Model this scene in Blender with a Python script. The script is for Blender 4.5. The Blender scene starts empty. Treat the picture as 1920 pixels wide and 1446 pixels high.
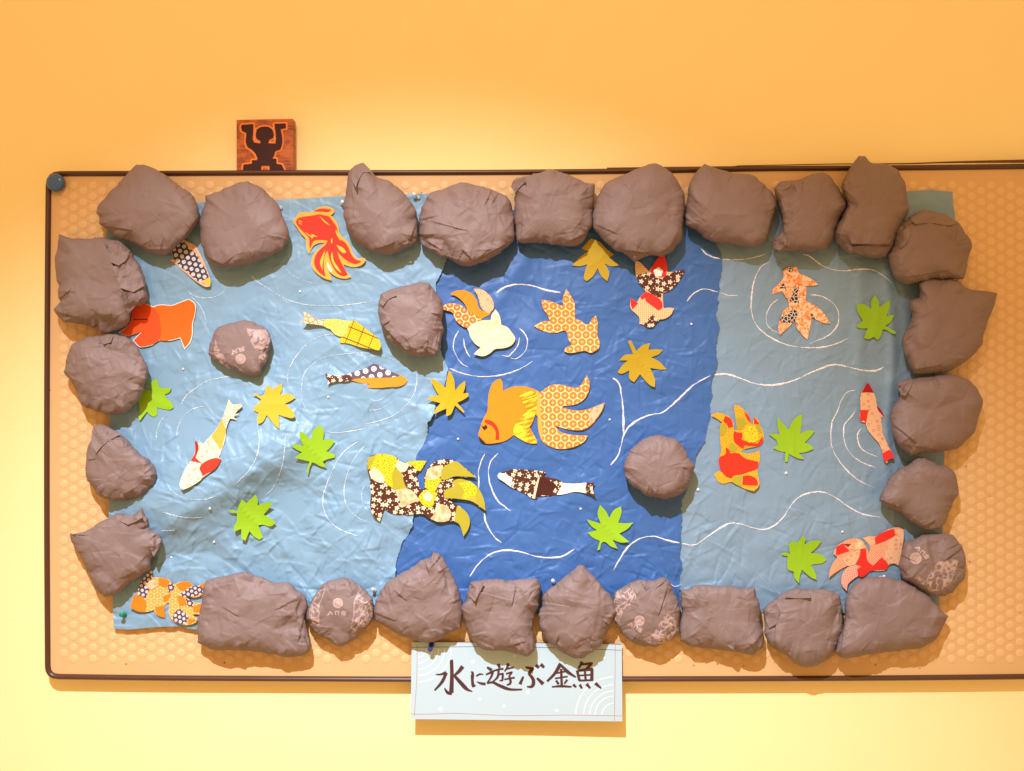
import bpy, math, random
import numpy as np
from mathutils import Vector, geometry

# ---------------------------------------------------------------- camera, light, exposure
SC = bpy.context.scene
COL = SC.collection
D = 1400.0                      # camera distance from the wall, mm (1 photo pixel = 1 mm on the wall)
ZC = 1.5                        # height of the lens, m
cam_d = bpy.data.cameras.new("camera")
cam = bpy.data.objects.new("camera", cam_d); COL.objects.link(cam)
cam.location = (0, -D*0.001, ZC); cam.rotation_euler = (math.pi/2, 0, 0)
cam_d.sensor_width = 36; cam_d.lens = 36*D/1920.0
cam_d.clip_start = 0.01; cam_d.clip_end = 50
SC.camera = cam
SC.view_settings.view_transform = 'Standard'; SC.view_settings.look = 'None'
SC.view_settings.exposure = 0; SC.view_settings.gamma = 1
w = bpy.data.worlds.new("World"); SC.world = w; w.use_nodes = True
bg = w.node_tree.nodes['Background']; bg.inputs[0].default_value = (1.0, 0.595, 0.265, 1); bg.inputs[1].default_value = 0.86

def lamp(name, kind, loc, aim, energy, color, **kw):
    d = bpy.data.lights.new(name, kind); d.energy = energy; d.color = color
    for k, v in kw.items(): setattr(d, k, v)
    o = bpy.data.objects.new(name, d); COL.objects.link(o); o.location = loc
    o.rotation_euler = (Vector(aim)-Vector(loc)).to_track_quat('-Z', 'Y').to_euler()
    return o
# the ceiling spotlight that throws the hard shadows, and the broad warm room light
lamp("ceiling_spotlight", 'SPOT', (-0.33, -1.6, 2.85), (-0.10, 0, -0.18), 430, (0.82, 0.92, 1.12),
     spot_size=math.radians(74.5), spot_blend=1.0, shadow_soft_size=0.009)
lamp("room_light", 'AREA', (-0.1, -1.8, 2.9), (0, 0, 1.2), 13, (1.0, 0.57, 0.26), shape='DISK', size=1.2)

K = 0.001
def P(px, py, d):
    """photo pixel seen at depth d (mm in front of the wall) -> point in the room"""
    px = np.asarray(px, float); py = np.asarray(py, float); d = np.asarray(d, float)+0*px
    s = (D-d)/D
    return np.stack([(px-960)*s*K, -d*K, ZC-(py-723)*s*K], axis=-1)

# ---------------------------------------------------------------- object helpers
def tag(o, label=None, cat=None, group=None, kind=None):
    if label: o['label'] = label
    if cat: o['category'] = cat
    if group: o['group'] = group
    if kind: o['kind'] = kind
    return o
def empty(name, loc, label, cat, group=None):
    o = bpy.data.objects.new(name, None); COL.objects.link(o); o.location = loc
    o.empty_display_size = 0.02
    return tag(o, label, cat, group)
ORG = {}
def mesh_obj(name, verts, faces, mat, parent=None, origin=None, smooth=True, attr=None):
    v = np.asarray(verts, float)
    if parent is not None: org = ORG.get(parent.name, np.array(parent.location))
    elif origin is not None: org = np.asarray(origin, float)
    else: org = np.zeros(3)
    me = bpy.data.meshes.new(name)
    me.from_pydata((v-org).tolist(), [], faces if isinstance(faces, list) else faces.tolist())
    if attr is not None:
        a = me.attributes.new('print', 'FLOAT', 'POINT'); a.data.foreach_set('value', np.asarray(attr, np.float32))
    if smooth: me.polygons.foreach_set('use_smooth', [True]*len(me.polygons))
    me.materials.append(mat); me.update()
    o = bpy.data.objects.new(name, me); COL.objects.link(o)
    if parent is not None: o.parent = parent; ORG[o.name] = org
    elif origin is not None: o.location = origin
    return o
def grid_faces(nr, nc, closed=False):
    i = np.arange(nr-1)[:, None]; j = np.arange(nc if closed else nc-1)[None, :]
    j2 = (j+1) % nc
    return np.stack([i*nc+j, i*nc+j2, (i+1)*nc+j2, (i+1)*nc+j], -1).reshape(-1, 4)

def spline(pts, closed=True, step=3.0, corner=58):
    p = np.asarray(pts, float); n = len(p); out = []
    cosc = math.cos(math.radians(corner))
    def unit(v):
        l = np.hypot(*v); return v/l if l > 1e-9 else v*0
    for i in range(n if closed else n-1):
        a, b = p[i], p[(i+1) % n]; seg = b-a; L = np.hypot(*seg)
        if L < 1e-6: continue
        def tan(k):
            k0, k1 = k-1, k+1
            if not closed and (k0 < 0 or k1 >= n): return unit(seg)
            u = unit(p[k % n]-p[k0 % n]); v = unit(p[k1 % n]-p[k % n])
            if u@v < cosc: return unit(seg)
            return unit(u+v)
        m0, m1 = tan(i)*L, tan(i+1)*L
        k = max(1, int(round(L/step)))
        for q in range(k):
            t = q/k; t2 = t*t; t3 = t2*t
            out.append((2*t3-3*t2+1)*a+(t3-2*t2+t)*m0+(-2*t3+3*t2)*b+(t3-t2)*m1)
    if not closed: out.append(p[-1])
    return np.array(out)
def resample(pl, n, closed=True):
    q = np.vstack([pl, pl[:1]]) if closed else pl
    s = np.concatenate([[0], np.cumsum(np.hypot(*(q[1:]-q[:-1]).T))])
    t = np.linspace(0, s[-1], n, endpoint=not closed)
    return np.stack([np.interp(t, s, q[:, 0]), np.interp(t, s, q[:, 1])], -1)
def inside(poly, x, y):
    x = np.asarray(x, float); y = np.asarray(y, float); r = np.zeros(x.shape, bool)
    q = np.asarray(poly, float); j = len(q)-1
    for i in range(len(q)):
        xi, yi = q[i]; xj, yj = q[j]
        if yi != yj:
            r ^= ((yi > y) != (yj > y)) & (x < (xj-xi)*(y-yi)/(yj-yi)+xi)
        j = i
    return r
def seg_dist(poly, x, y, closed=True):
    q = np.asarray(poly, float); n = len(q); best = np.full(np.shape(x), 1e9)
    for i in range(n if closed else n-1):
        a, b = q[i], q[(i+1) % n]; e = b-a; L2 = max(e@e, 1e-9)
        t = np.clip(((x-a[0])*e[0]+(y-a[1])*e[1])/L2, 0, 1)
        best = np.minimum(best, np.hypot(x-a[0]-t*e[0], y-a[1]-t*e[1]))
    return best
def T(tx, ty, s, text):
    """traced points: 'x,y x,y ...' in an enlargement that starts at (tx,ty)"""
    return [(tx+float(a.split(',')[0])/s, ty+float(a.split(',')[1])/s) for a in text.split()]
TILES = dict(A1=(100, 300), A2=(460, 300), A3=(800, 500), A4=(1150, 420), A5=(1400, 460), A6=(200, 540), A7=(500, 560), A8=(300, 720),
             B1=(660, 740), B2=(860, 680), B3=(1260, 730), B4=(1440, 700), B5=(1440, 940), B6=(120, 920))
CT = dict(C2=(540, 280), C3=(1000, 280), C7=(1000, 640), C8=(1380, 640), C10=(540, 1000), C11=(1000, 980))
def t(tile, text):
    if tile in TILES: return T(*TILES[tile], 5.0, text)
    if tile in CT: return T(*CT[tile], 3.443, text)
    if tile == 'B7': return T(760, 1180, 4.571, text)
    if tile == 'B8': return T(430, 210, 12.05, text)
    return T(0, 0, 1, text)

# crumpled paper relief: random heights on scattered points, joined by flat facets
def tin(wd, ht, spacing, amp, seed, blur=1):
    r = np.random.RandomState(seed); m = spacing*1.5
    nx = int((wd+2*m)/spacing)+2; ny = int((ht+2*m)/spacing)+2
    gx, gy = np.meshgrid(np.arange(nx)*spacing-m, np.arange(ny)*spacing-m)
    X = (gx+r.uniform(-.48, .48, gx.shape)*spacing).ravel(); Y = (gy+r.uniform(-.48, .48, gx.shape)*spacing).ravel()
    Hh = r.normal(0, 1, X.shape)*amp
    vs, _, fs, ov, _, _ = geometry.delaunay_2d_cdt([Vector(a) for a in zip(X, Y)], [], [], 0, 1e-6)
    vx = np.array([v[0] for v in vs]); vy = np.array([v[1] for v in vs]); vh = np.array([Hh[o[0]] if o else 0 for o in ov])
    R = np.zeros((int(ht)+1, int(wd)+1))
    for f in fs:
        a, b, c = f[:3]
        x0 = max(0, int(math.floor(min(vx[a], vx[b], vx[c])))); x1 = min(int(wd), int(math.ceil(max(vx[a], vx[b], vx[c]))))
        y0 = max(0, int(math.floor(min(vy[a], vy[b], vy[c])))); y1 = min(int(ht), int(math.ceil(max(vy[a], vy[b], vy[c]))))
        if x1 < x0 or y1 < y0: continue
        gx, gy = np.meshgrid(np.arange(x0, x1+1), np.arange(y0, y1+1))
        det = (vy[b]-vy[c])*(vx[a]-vx[c])+(vx[c]-vx[b])*(vy[a]-vy[c])
        if abs(det) < 1e-9: continue
        l1 = ((vy[b]-vy[c])*(gx-vx[c])+(vx[c]-vx[b])*(gy-vy[c]))/det
        l2 = ((vy[c]-vy[a])*(gx-vx[c])+(vx[a]-vx[c])*(gy-vy[c]))/det
        l3 = 1-l1-l2
        ok = (l1 >= -1e-4) & (l2 >= -1e-4) & (l3 >= -1e-4)
        sub = R[y0:y1+1, x0:x1+1]; sub[ok] = (l1*vh[a]+l2*vh[b]+l3*vh[c])[ok]
    for _ in range(blur):
        Q = np.pad(R, 1, mode='edge')
        R = (Q[:-2, 1:-1]+Q[2:, 1:-1]+Q[1:-1, :-2]+Q[1:-1, 2:]+2*Q[1:-1, 1:-1])/6
    return R
def samp(R, x, y):
    h, w_ = R.shape
    x = np.clip(x, 0, w_-1.001); y = np.clip(y, 0, h-1.001)
    i = x.astype(int); j = y.astype(int); fx = x-i; fy = y-j
    return (R[j, i]*(1-fx)+R[j, i+1]*fx)*(1-fy)+(R[j+1, i]*(1-fx)+R[j+1, i+1]*fx)*fy

def ridges(R, n, seed, amp=.8, lmin=20, lmax=110, wdt=1.6):
    """sharp thin creases pressed into the relief R"""
    r = np.random.RandomState(seed); ht, wd = R.shape
    for _ in range(n):
        cx, cy = r.uniform(0, wd), r.uniform(0, ht); L = r.uniform(lmin, lmax)/2; an = r.uniform(0, math.pi); a = amp*r.uniform(.35, 1.3)*(1 if r.rand() < .62 else -1)
        ux, uy = math.cos(an), math.sin(an); k = r.uniform(-.004, .004); m = L+8
        x0, x1 = int(max(0, cx-m)), int(min(wd, cx+m)); y0, y1 = int(max(0, cy-m)), int(min(ht, cy+m))
        if x1 <= x0 or y1 <= y0: continue
        gx, gy = np.meshgrid(np.arange(x0, x1)-cx, np.arange(y0, y1)-cy); v = gx*ux+gy*uy; u = -gx*uy+gy*ux+k*v*v
        side = np.where(u > 0, np.exp(-u/(wdt*4)), np.exp(u/wdt))
        R[y0:y1, x0:x1] += a*side*np.clip(1-(v/L)**2, 0, 1)
    return R

# ---------------------------------------------------------------- materials
class NT:
    def __init__(s, name, rough=0.6, spec=0.3):
        s.m = bpy.data.materials.new(name); s.m.use_nodes = True; s.t = s.m.node_tree
        s.b = s.t.nodes['Principled BSDF']; s.b.inputs['Roughness'].default_value = rough
        s.b.inputs['Specular IOR Level'].default_value = spec
        s._p = None
    def n(s, kind, **kw):
        q = s.t.nodes.new(kind)
        for k, v in kw.items(): setattr(q, k, v)
        return q
    def link(s, a, b): s.t.links.new(a, b)
    def put(s, inp, v):
        if hasattr(v, 'is_linked') or hasattr(v, 'links'): s.link(v, inp)
        else: inp.default_value = v
    def math(s, op, a, b=0.0, c=None):
        q = s.n('ShaderNodeMath', operation=op); s.put(q.inputs[0], a); s.put(q.inputs[1], b)
        if c is not None: s.put(q.inputs[2], c)
        return q.outputs[0]
    def pos(s, sx=1.0, rot=0.0, off=(0, 0)):
        """object coordinates on the wall plane, in units of sx mm, turned by rot degrees"""
        if s._p is None:
            tc = s.n('ShaderNodeTexCoord'); sp = s.n('ShaderNodeSeparateXYZ'); s.link(tc.outputs['Object'], sp.inputs[0])
            s._p = (sp.outputs[0], sp.outputs[2])
        c, sn = math.cos(math.radians(rot)), math.sin(math.radians(rot)); k = 1000.0/sx
        x = s.math('ADD', s.math('MULTIPLY', s._p[0], c*k), s.math('MULTIPLY', s._p[1], -sn*k)); x = s.math('ADD', x, off[0]+100)
        y = s.math('ADD', s.math('MULTIPLY', s._p[0], sn*k), s.math('MULTIPLY', s._p[1], c*k)); y = s.math('ADD', y, off[1]+100)
        return x, y
    def vec(s, x, y):
        q = s.n('ShaderNodeCombineXYZ'); s.link(x, q.inputs[0]); s.link(y, q.inputs[1]); return q.outputs[0]
    def mix(s, f, a, b):
        q = s.n('ShaderNodeMix', data_type='RGBA'); s.put(q.inputs[0], f)
        for i, v in ((6, a), (7, b)):
            if isinstance(v, tuple): q.inputs[i].default_value = (*v, 1)
            else: s.link(v, q.inputs[i])
        return q.outputs[2]
    def lt(s, a, b): return s.math('LESS_THAN', a, b)
    def gt(s, a, b): return s.math('GREATER_THAN', a, b)
    def noise(s, v, scale, detail=2.0, rough=.5):
        q = s.n('ShaderNodeTexNoise'); q.inputs['Scale'].default_value = scale; q.inputs['Detail'].default_value = detail
        q.inputs['Roughness'].default_value = rough
        if v is not None: s.link(v, q.inputs['Vector'])
        return q.outputs['Fac']
    def voro(s, v, feature='F1', rnd=1.0):
        q = s.n('ShaderNodeTexVoronoi', voronoi_dimensions='2D', feature=feature); q.inputs['Scale'].default_value = 1
        q.inputs['Randomness'].default_value = rnd; s.link(v, q.inputs['Vector']); return q
    def bump(s, h, strength=.2, dist=.001):
        q = s.n('ShaderNodeBump'); q.inputs['Strength'].default_value = strength; q.inputs['Distance'].default_value = dist
        s.link(h, q.inputs['Height']); s.link(q.outputs[0], s.b.inputs['Normal'])
    def color(s, c):
        if isinstance(c, tuple): s.b.inputs['Base Color'].default_value = (*c, 1)
        else: s.link(c, s.b.inputs['Base Color'])
    def ramp(s, f, lo, hi):
        q = s.n('ShaderNodeMapRange'); s.put(q.inputs[0], f); q.inputs[1].default_value = lo; q.inputs[2].default_value = hi
        return q.outputs[0]
def rgb(r, g, b):
    f = lambda c: ((c/255+.055)/1.055)**2.4 if c > 10 else c/255/12.92
    return (f(r), f(g), f(b))
def paper(name, c, vary=.10, rough=.62, spec=.25, bump=.15, bscale=900):
    m = NT(name, rough, spec); x, y = m.pos(1.0); v = m.vec(x, y)
    f = m.noise(v, 0.05, 3); lo = tuple(k*(1-vary) for k in c); hi = tuple(min(1, k*(1+vary)) for k in c)
    m.color(m.mix(f, lo, hi)); m.bump(m.noise(v, .35, 3), bump, .0008); return m.m
def lattice(m, sp, rot=0, off=(0, 0)):
    """distance and offset to the nearest point of a hexagonal lattice, in units of the spacing"""
    x, y = m.pos(sp, rot, off); r3 = math.sqrt(3)
    def cell(dx, dy):
        a = m.math('SUBTRACT', m.math('FLOORED_MODULO', m.math('ADD', x, dx), 1.0), .5)
        b = m.math('SUBTRACT', m.math('FLOORED_MODULO', m.math('ADD', y, dy), r3), r3/2)
        l = m.math('SQRT', m.math('ADD', m.math('MULTIPLY', a, a), m.math('MULTIPLY', b, b))); return a, b, l
    a1, b1, l1 = cell(0, 0); a2, b2, l2 = cell(.5, r3/2)
    k = m.lt(l1, l2)
    sel = lambda p, q: m.math('ADD', m.math('MULTIPLY', p, k), m.math('MULTIPLY', q, m.math('SUBTRACT', 1.0, k)))
    return sel(a1, a2), sel(b1, b2), m.math('MINIMUM', l1, l2)
def band(m, v, lo, hi): return m.math('MULTIPLY', m.gt(v, lo), m.lt(v, hi))
def mx(m, *a):
    r = a[0]
    for q in a[1:]: r = m.math('MAXIMUM', r, q)
    return r
def near0(m, v, wd): return m.lt(m.math('ABSOLUTE', v), wd)
def line(m, c, wd): return m.lt(m.math('FLOORED_MODULO', c, 1.0), wd)

CREAM = (.78, .60, .34); PEACH = (.86, .52, .28); ORANGE = (.80, .20, .010); RED = (.75, .03, .02); BROWN = (.085, .022, .010)
NAVY = (.055, .045, .075); YELLOW = (.80, .46, .015); OLIVE = (.40, .34, .022); WHITE = (.85, .80, .62)
def hexprint(name, sp=15, rot=0, fill=(.82, .22, .03), ring=(.38, .17, .02), ground=(.80, .58, .27)):
    m = NT(name, .6, .25); a, b, l = lattice(m, sp, rot)
    c = m.mix(m.lt(l, .46), ground, (.82, .34, .07))
    c = m.mix(m.lt(l, .41), c, ring); c = m.mix(m.lt(l, .34), c, fill)
    cross = m.math('MULTIPLY', m.lt(l, .2), mx(m, near0(m, a, .035), near0(m, b, .035)))
    c = m.mix(cross, c, (.90, .62, .25)); m.color(c); return m.m
def crossprint(name, sp=11, rot=0, ground=NAVY):
    m = NT(name, .6, .25); a, b, l = lattice(m, sp, rot)
    c = m.mix(m.lt(l, .315), ground, (.85, .78, .66))
    c = m.mix(m.lt(l, .215), c, ground)
    c = m.mix(m.math('MULTIPLY', m.lt(l, .25), mx(m, near0(m, a, .05), near0(m, b, .05))), c, (.85, .78, .66))
    m.color(c); return m.m
def flowerprint(name, sp=13, ground=BROWN, petal=(.80, .66, .44), off=(0, 0)):
    m = NT(name, .6, .25); x, y = m.pos(sp, 0, off); v = m.vec(x, y); q = m.voro(v, 'F1', .55)
    sub = m.n('ShaderNodeVectorMath', operation='SUBTRACT'); m.link(v, sub.inputs[0]); m.link(q.outputs['Position'], sub.inputs[1])
    sp_ = m.n('ShaderNodeSeparateXYZ'); m.link(sub.outputs[0], sp_.inputs[0])
    th = m.math('ARCTAN2', sp_.outputs[1], sp_.outputs[0])
    rad = m.math('MULTIPLY_ADD', m.math('COSINE', m.math('MULTIPLY', th, 5.0)), .085, .285)
    fl = m.lt(q.outputs['Distance'], rad)
    c = m.mix(fl, ground, petal); c = m.mix(m.lt(q.outputs['Distance'], .07), c, (.55, .28, .12))
    x2, y2 = m.pos(sp*.62, 30, off); q2 = m.voro(m.vec(x2, y2), 'F1', .8)
    dots = m.math('MULTIPLY', m.lt(q2.outputs['Distance'], .15), m.gt(q.outputs['Distance'], .5))
    m.color(m.mix(dots, c, petal)); return m.m
def gridprint(name, sp=3.6, rot=0, ground=CREAM, linec=(.80, .33, .10), wd=.28):
    m = NT(name, .6, .25); x, y = m.pos(sp, rot)
    m.color(m.mix(mx(m, line(m, x, wd), line(m, y, wd)), ground, linec)); return m.m
def plaidprint(name):
    m = NT(name, .6, .25); x, y = m.pos(4.0, 22); X, Y = m.pos(22, 22)
    c = m.mix(mx(m, line(m, x, .2), line(m, y, .2)), (.80, .53, .01), (.55, .33, .01))
    m.color(m.mix(mx(m, line(m, X, .07), line(m, Y, .09)), c, (.12, .07, .01))); return m.m
def specks(name, ground, spot, sp=5.0, r=.2, rnd=1.0):
    m = NT(name, .6, .25); x, y = m.pos(sp); q = m.voro(m.vec(x, y), 'F1', rnd)
    m.color(m.mix(m.lt(q.outputs['Distance'], r), ground, spot)); return m.m
def blossom(name, ground=CREAM, ink=(.55, .12, .05), sp=9.0):
    """sparse little ringed blossoms and dots on a plain ground"""
    m = NT(name, .6, .25); x, y = m.pos(sp); v = m.vec(x, y); q = m.voro(v, 'F1', .9); sep = m.n('ShaderNodeSeparateColor')
    m.link(q.outputs['Color'], sep.inputs[0]); d = q.outputs['Distance']
    ring = m.math('MULTIPLY', band(m, d, .19, .29), m.gt(sep.outputs[0], .45))
    dot = m.math('MULTIPLY', m.lt(d, .10), m.lt(sep.outputs[0], .75))
    c = m.mix(m.noise(v, .5, 2), ground, tuple(k*.93 for k in ground))
    m.color(m.mix(m.math('MULTIPLY', mx(m, ring, dot), .8), c, ink)); return m.m
def washi(name):
    """busy orange and red floral print on pale peach"""
    m = NT(name, .6, .25); x, y = m.pos(9.0); v = m.vec(x, y)
    n1 = m.noise(v, 1.0, 2); q = m.voro(v, 'F1', .9); x2, y2 = m.pos(6.0, 40); n2 = m.noise(m.vec(x2, y2), 1.3, 1)
    c = m.mix(m.gt(n1, .50), (.90, .58, .34), (.86, .30, .08)); c = m.mix(band(m, q.outputs['Distance'], .25, .36), c, (.88, .56, .30))
    c = m.mix(m.gt(n2, .63), c, (.70, .08, .03)); m.color(c); return m.m
def net(name):
    m = NT(name, .6, .25); x, y = m.pos(6.0); q = m.voro(m.vec(x, y), 'DISTANCE_TO_EDGE', 1)
    m.color(m.mix(m.gt(q.outputs['Distance'], .09), (.80, .68, .56), (.03, .028, .035))); return m.m
def wash(name, a, b, scale=.06):
    m = NT(name, .6, .25); x, y = m.pos(1.0); f = m.ramp(m.noise(m.vec(x, y), scale, 3, .6), .35, .68); m.color(m.mix(f, a, b)); return m.m
def streaks(name, a, b, sx=40, sy=5, rot=70):
    m = NT(name, .35, .5); x, y = m.pos(1.0, rot); v = m.vec(m.math('DIVIDE', x, sy), m.math('DIVIDE', y, sx))
    f = m.ramp(m.noise(v, 1.0, 4, .65), .47, .54); m.color(m.mix(f, a, b)); return m.m
def stems(name, ground, ink, sp=9.0, wd=.06):
    m = NT(name, .6, .25); x, y = m.pos(sp, 20); q = m.voro(m.vec(x, y), 'DISTANCE_TO_EDGE', 1)
    m.color(m.mix(m.lt(q.outputs['Distance'], wd), ground, ink)); return m.m

M = dict(hex=hexprint('orange_hexagon_print'), hex2=hexprint('small_hexagon_print', 11, 0, (.86, .34, .04), (.70, .33, .08), (.80, .54, .24)), hexred=hexprint('red_hexagon_print', 14, 20, (.84, .17, .03), (.55, .08, .01)),
    cross=crossprint('navy_ring_print', 10.7, 12), cross2=crossprint('slate_ring_print', 15.5, 45, (.10, .075, .10)), cross3=crossprint('violet_ring_print', 8.5, 20, (.09, .06, .10)),
    flower=flowerprint('brown_blossom_print'), flower2=flowerprint('chocolate_blossom_print', 11.5, off=(3.3, 1.2)),
    grid=gridprint('cream_check_print'), pink=gridprint('pink_check_print', 3.4, 42, (.80, .46, .26), (.68, .19, .09), .25), pink2=gridprint('rose_check_print', 3.2, 10, (.86, .56, .40), (.76, .22, .14), .34),
    plaid=plaidprint('yellow_plaid_print'), dots=specks('yellow_speckled_print', (.76, .54, .015), (.22, .14, .01), 4.2, .2),
    ydots=stems('yellow_curl_print', (.80, .44, .02), (.66, .20, .015), 4.0, .09), bloss=blossom('cream_blossom_print', (.80, .64, .43)), bloss2=blossom('peach_blossom_print', (.80, .47, .25), (.56, .11, .06)),
    washi=washi('orange_floral_print'), net=net('black_net_print'), stemr=stems('red_branch_print', (.88, .62, .36), (.78, .15, .06), 9, .07), stemg=stems('green_branch_print', (.86, .72, .14), (.40, .32, .02), 8, .06),
    orange=paper('orange_card', ORANGE), dorange=paper('amber_card', (.84, .25, .008)), red=paper('red_card', RED), dred=paper('dark_red_card', (.38, .008, .008)),
    vermil=paper('vermilion_card', (.76, .032, .010)), tang=paper('tangerine_card', (.84, .13, .010)), tang2=paper('red_orange_card', (.80, .075, .010)),
    olive=paper('olive_card', OLIVE), white=wash('cream_wash_paper', (.78, .68, .46), (.78, .52, .28)), white2=paper('white_card', (.86, .82, .66)),
    peach=wash('peach_wash_paper', (.86, .62, .36), (.74, .30, .10), .09), yellow=paper('yellow_card', (.80, .46, .04)), gold=streaks('gold_foil_painted_sheen', (.80, .20, .006), (.86, .60, .03)),  # gold: foil whose metallic sheen is painted in as yellow streaks
    choco=paper('chocolate_card', (.06, .010, .006)), black=paper('black_ink_card', (.02, .008, .006)), flame=paper('golden_card', (.82, .38, .05)))
M['green'] = paper('leaf_green_card', (.27, .48, .013), .06); M['mustard'] = paper('mustard_card', (.44, .29, .010), .06); M['amber'] = paper('leaf_yellow_card', (.62, .35, .006), .06)

# ---------------------------------------------------------------- wall
m = NT('painted_wall', .75, .15); x, y = m.pos(1.0); v = m.vec(x, y)
m.color(m.mix(m.noise(v, .012, 3), (.95, .77, .36), (.97, .80, .395)))
m.bump(m.math('ADD', m.noise(v, .16, 4), m.noise(v, .9, 2)), .28, .0012); WALLM = m.m
mesh_obj('wall', [(-3, 0, 0), (3, 0, 0), (3, 0, 3.2), (-3, 0, 3.2)], [[0, 1, 2, 3]], WALLM, smooth=False)['kind'] = 'structure'

# ---------------------------------------------------------------- bulletin board
PANEL = 24.0
fr_top = [(112, 324.5), (300, 324), (500, 323), (800, 322.5), (1000, 321.5), (1250, 318.5), (1400, 315.5), (1700, 313.5), (1920, 311), (2230, 306)]
fr_right = [(2252, 330), (2254, 800), (2250, 1245)]
fr_bot = [(2228, 1266), (1920, 1270.5), (1600, 1273.5), (1165, 1275), (800, 1275.5), (560, 1274.5), (300, 1273), (108, 1270.5)]
fr_left = [(87, 1250), (85.5, 1000), (85.5, 770), (87, 500), (88.5, 347)]
def rounded(*runs):
    out = []
    runs = list(runs)
    for i, r in enumerate(runs):
        out += list(spline(r, False, 30))
        a, b = np.array(r[-1]), np.array(runs[(i+1) % len(runs)][0])
        c = np.array([b[0], a[1]]) if i % 2 == 0 else np.array([a[0], b[1]])
        for q in (.25, .5, .75):
            out.append((1-q)**2*a+2*q*(1-q)*c+q*q*b)
    return np.array(out)
ring = rounded(fr_top, fr_right, fr_bot, fr_left)
board = empty('bulletin_board', P(1170, 1275, 0), 'tan dimpled bulletin board with dark brown rounded frame hung on the orange wall', 'bulletin board')
m = NT('tan_vinyl', .55, .3); x, y = m.pos(1.0); v = m.vec(x, y)
q = m.voro(m.vec(*m.pos(46.0)), 'F1', 1); sep = m.n('ShaderNodeSeparateColor'); m.link(q.outputs['Color'], sep.inputs[0])
hole = m.math('MULTIPLY', m.lt(q.outputs['Distance'], m.math('MULTIPLY', sep.outputs[1], .045)), m.gt(sep.outputs[0], .55))
m.color(m.mix(m.math('MULTIPLY', hole, .75), m.mix(m.noise(v, .02, 4), (.62, .385, .165), (.69, .43, .19)), (.16, .07, .03))); m.bump(m.noise(v, .5, 3), .1, .0006); VINYL = m.m
m = NT('tan_vinyl_boss', .5, .3); x, y = m.pos(1.0); m.color(m.mix(m.noise(m.vec(x, y), .02, 4), (.70, .45, .205), (.74, .48, .225))); BOSS = m.m
def plate(name, poly, d0, d1, mat, parent):
    n = len(poly); f = P(poly[:, 0], poly[:, 1], d1); b = P(poly[:, 0], poly[:, 1], d1); b[:, 1] = -d0*K
    return mesh_obj(name, np.vstack([f, b]), [list(range(n))[::-1], list(range(n, 2*n))]+[[i, (i+1) % n, n+(i+1) % n, n+i] for i in range(n)], mat, parent, smooth=False)
plate('panel', ring, 2, PANEL, VINYL, board)
m = NT('brown_plastic_trim', .38, .5); x, y = m.pos(1.0); m.color(m.mix(m.noise(m.vec(x, y), .03, 4), (.065, .022, .010), (.09, .032, .014))); TRIM = m.m
nrm = np.roll(ring, -1, 0)-np.roll(ring, 1, 0); nrm = np.stack([-nrm[:, 1], nrm[:, 0]], -1)/np.hypot(*nrm.T)[:, None]
prof = [(-5.2, 0), (-5.4, 20), (-4.6, 26), (-2.5, 29), (0, 30), (2.5, 29), (4.4, 27), (5, 24.2)]
fv = np.stack([P(ring[:, 0]-nrm[:, 0]*a, ring[:, 1]-nrm[:, 1]*a, 29) for a, _ in prof], 0)
for i, (_, dd) in enumerate(prof): fv[i, :, 1] = -dd*K
fv = fv[::-1]
mesh_obj('frame', fv.reshape(-1, 3), grid_faces(len(prof), len(ring), True), TRIM, board)
# a strip of edging that has come loose above the frame, right of the middle
st = spline([(1138, 312.5), (1250, 311), (1375, 309.5), (1480, 307.5), (1580, 305.5), (1700, 304.5), (1800, 300.5), (1920, 296.5), (2100, 291)], False, 12)
wd = np.interp(st[:, 0], [1138, 1375, 1378, 1560, 1760, 1920, 2100], [6, 7, 2.4, 3, 4.2, 9, 10])
rows = [P(st[:, 0], st[:, 1]+wd*(.3+.7*k), dd) for k, dd in ((0, 17), (0, 27), (.5, 28.5), (1, 27), (1, 17))]
m = NT('loose_brown_edging', .5, .4); x, y = m.pos(1.0); m.color(m.mix(m.noise(m.vec(x, y), .02, 4), (.08, .028, .010), (.15, .055, .018))); EDG = m.m
mesh_obj('edging_strip', np.stack(rows, 0).reshape(-1, 3), grid_faces(5, len(st)), EDG, board, smooth=False)

# ---------------------------------------------------------------- the three crumpled paper sheets of the pond
XL0, YT0 = 180, 340
RL = ridges(tin(700, 860, 95, 2.8, 3)+tin(700, 860, 40, 1.7, 4, 0)+tin(700, 860, 20, .95, 5, 0)+tin(700, 860, 10, .26, 51, 0), 2000, 31, 1.5, 12, 80, 1.25)
RD = ridges(tin(680, 860, 120, 2.4, 6)+tin(680, 860, 50, 1.3, 7, 0)+tin(680, 860, 22, .60, 8, 0)+tin(680, 860, 10, .17, 81, 0), 1700, 32, 1.3, 12, 80, 1.25)
RR = ridges(tin(620, 860, 120, 2.8, 9)+tin(620, 860, 52, 1.4, 10, 0)+tin(620, 860, 23, .60, 11, 0)+tin(620, 860, 10, .16, 111, 0), 1600, 33, 1.35, 12, 90, 1.25)
def seam_lo(pts):
    a = np.array(pts, float); return lambda y: np.interp(y, a[:, 1], a[:, 0])
rng = np.random.RandomState(12)
tear = np.cumsum(rng.normal(0, .55, 900)); tear -= np.convolve(tear, np.ones(61)/61, 'same')
tear2 = np.cumsum(rng.normal(0, .5, 900)); tear2 -= np.convolve(tear2, np.ones(61)/61, 'same')
def wob(tr, y): return np.interp(y, np.arange(900)+330, tr)
_xl_L = seam_lo([(372, 370), (200, 430), (200, 600), (206, 785), (204, 960), (211, 1120), (214, 1200)])
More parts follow.
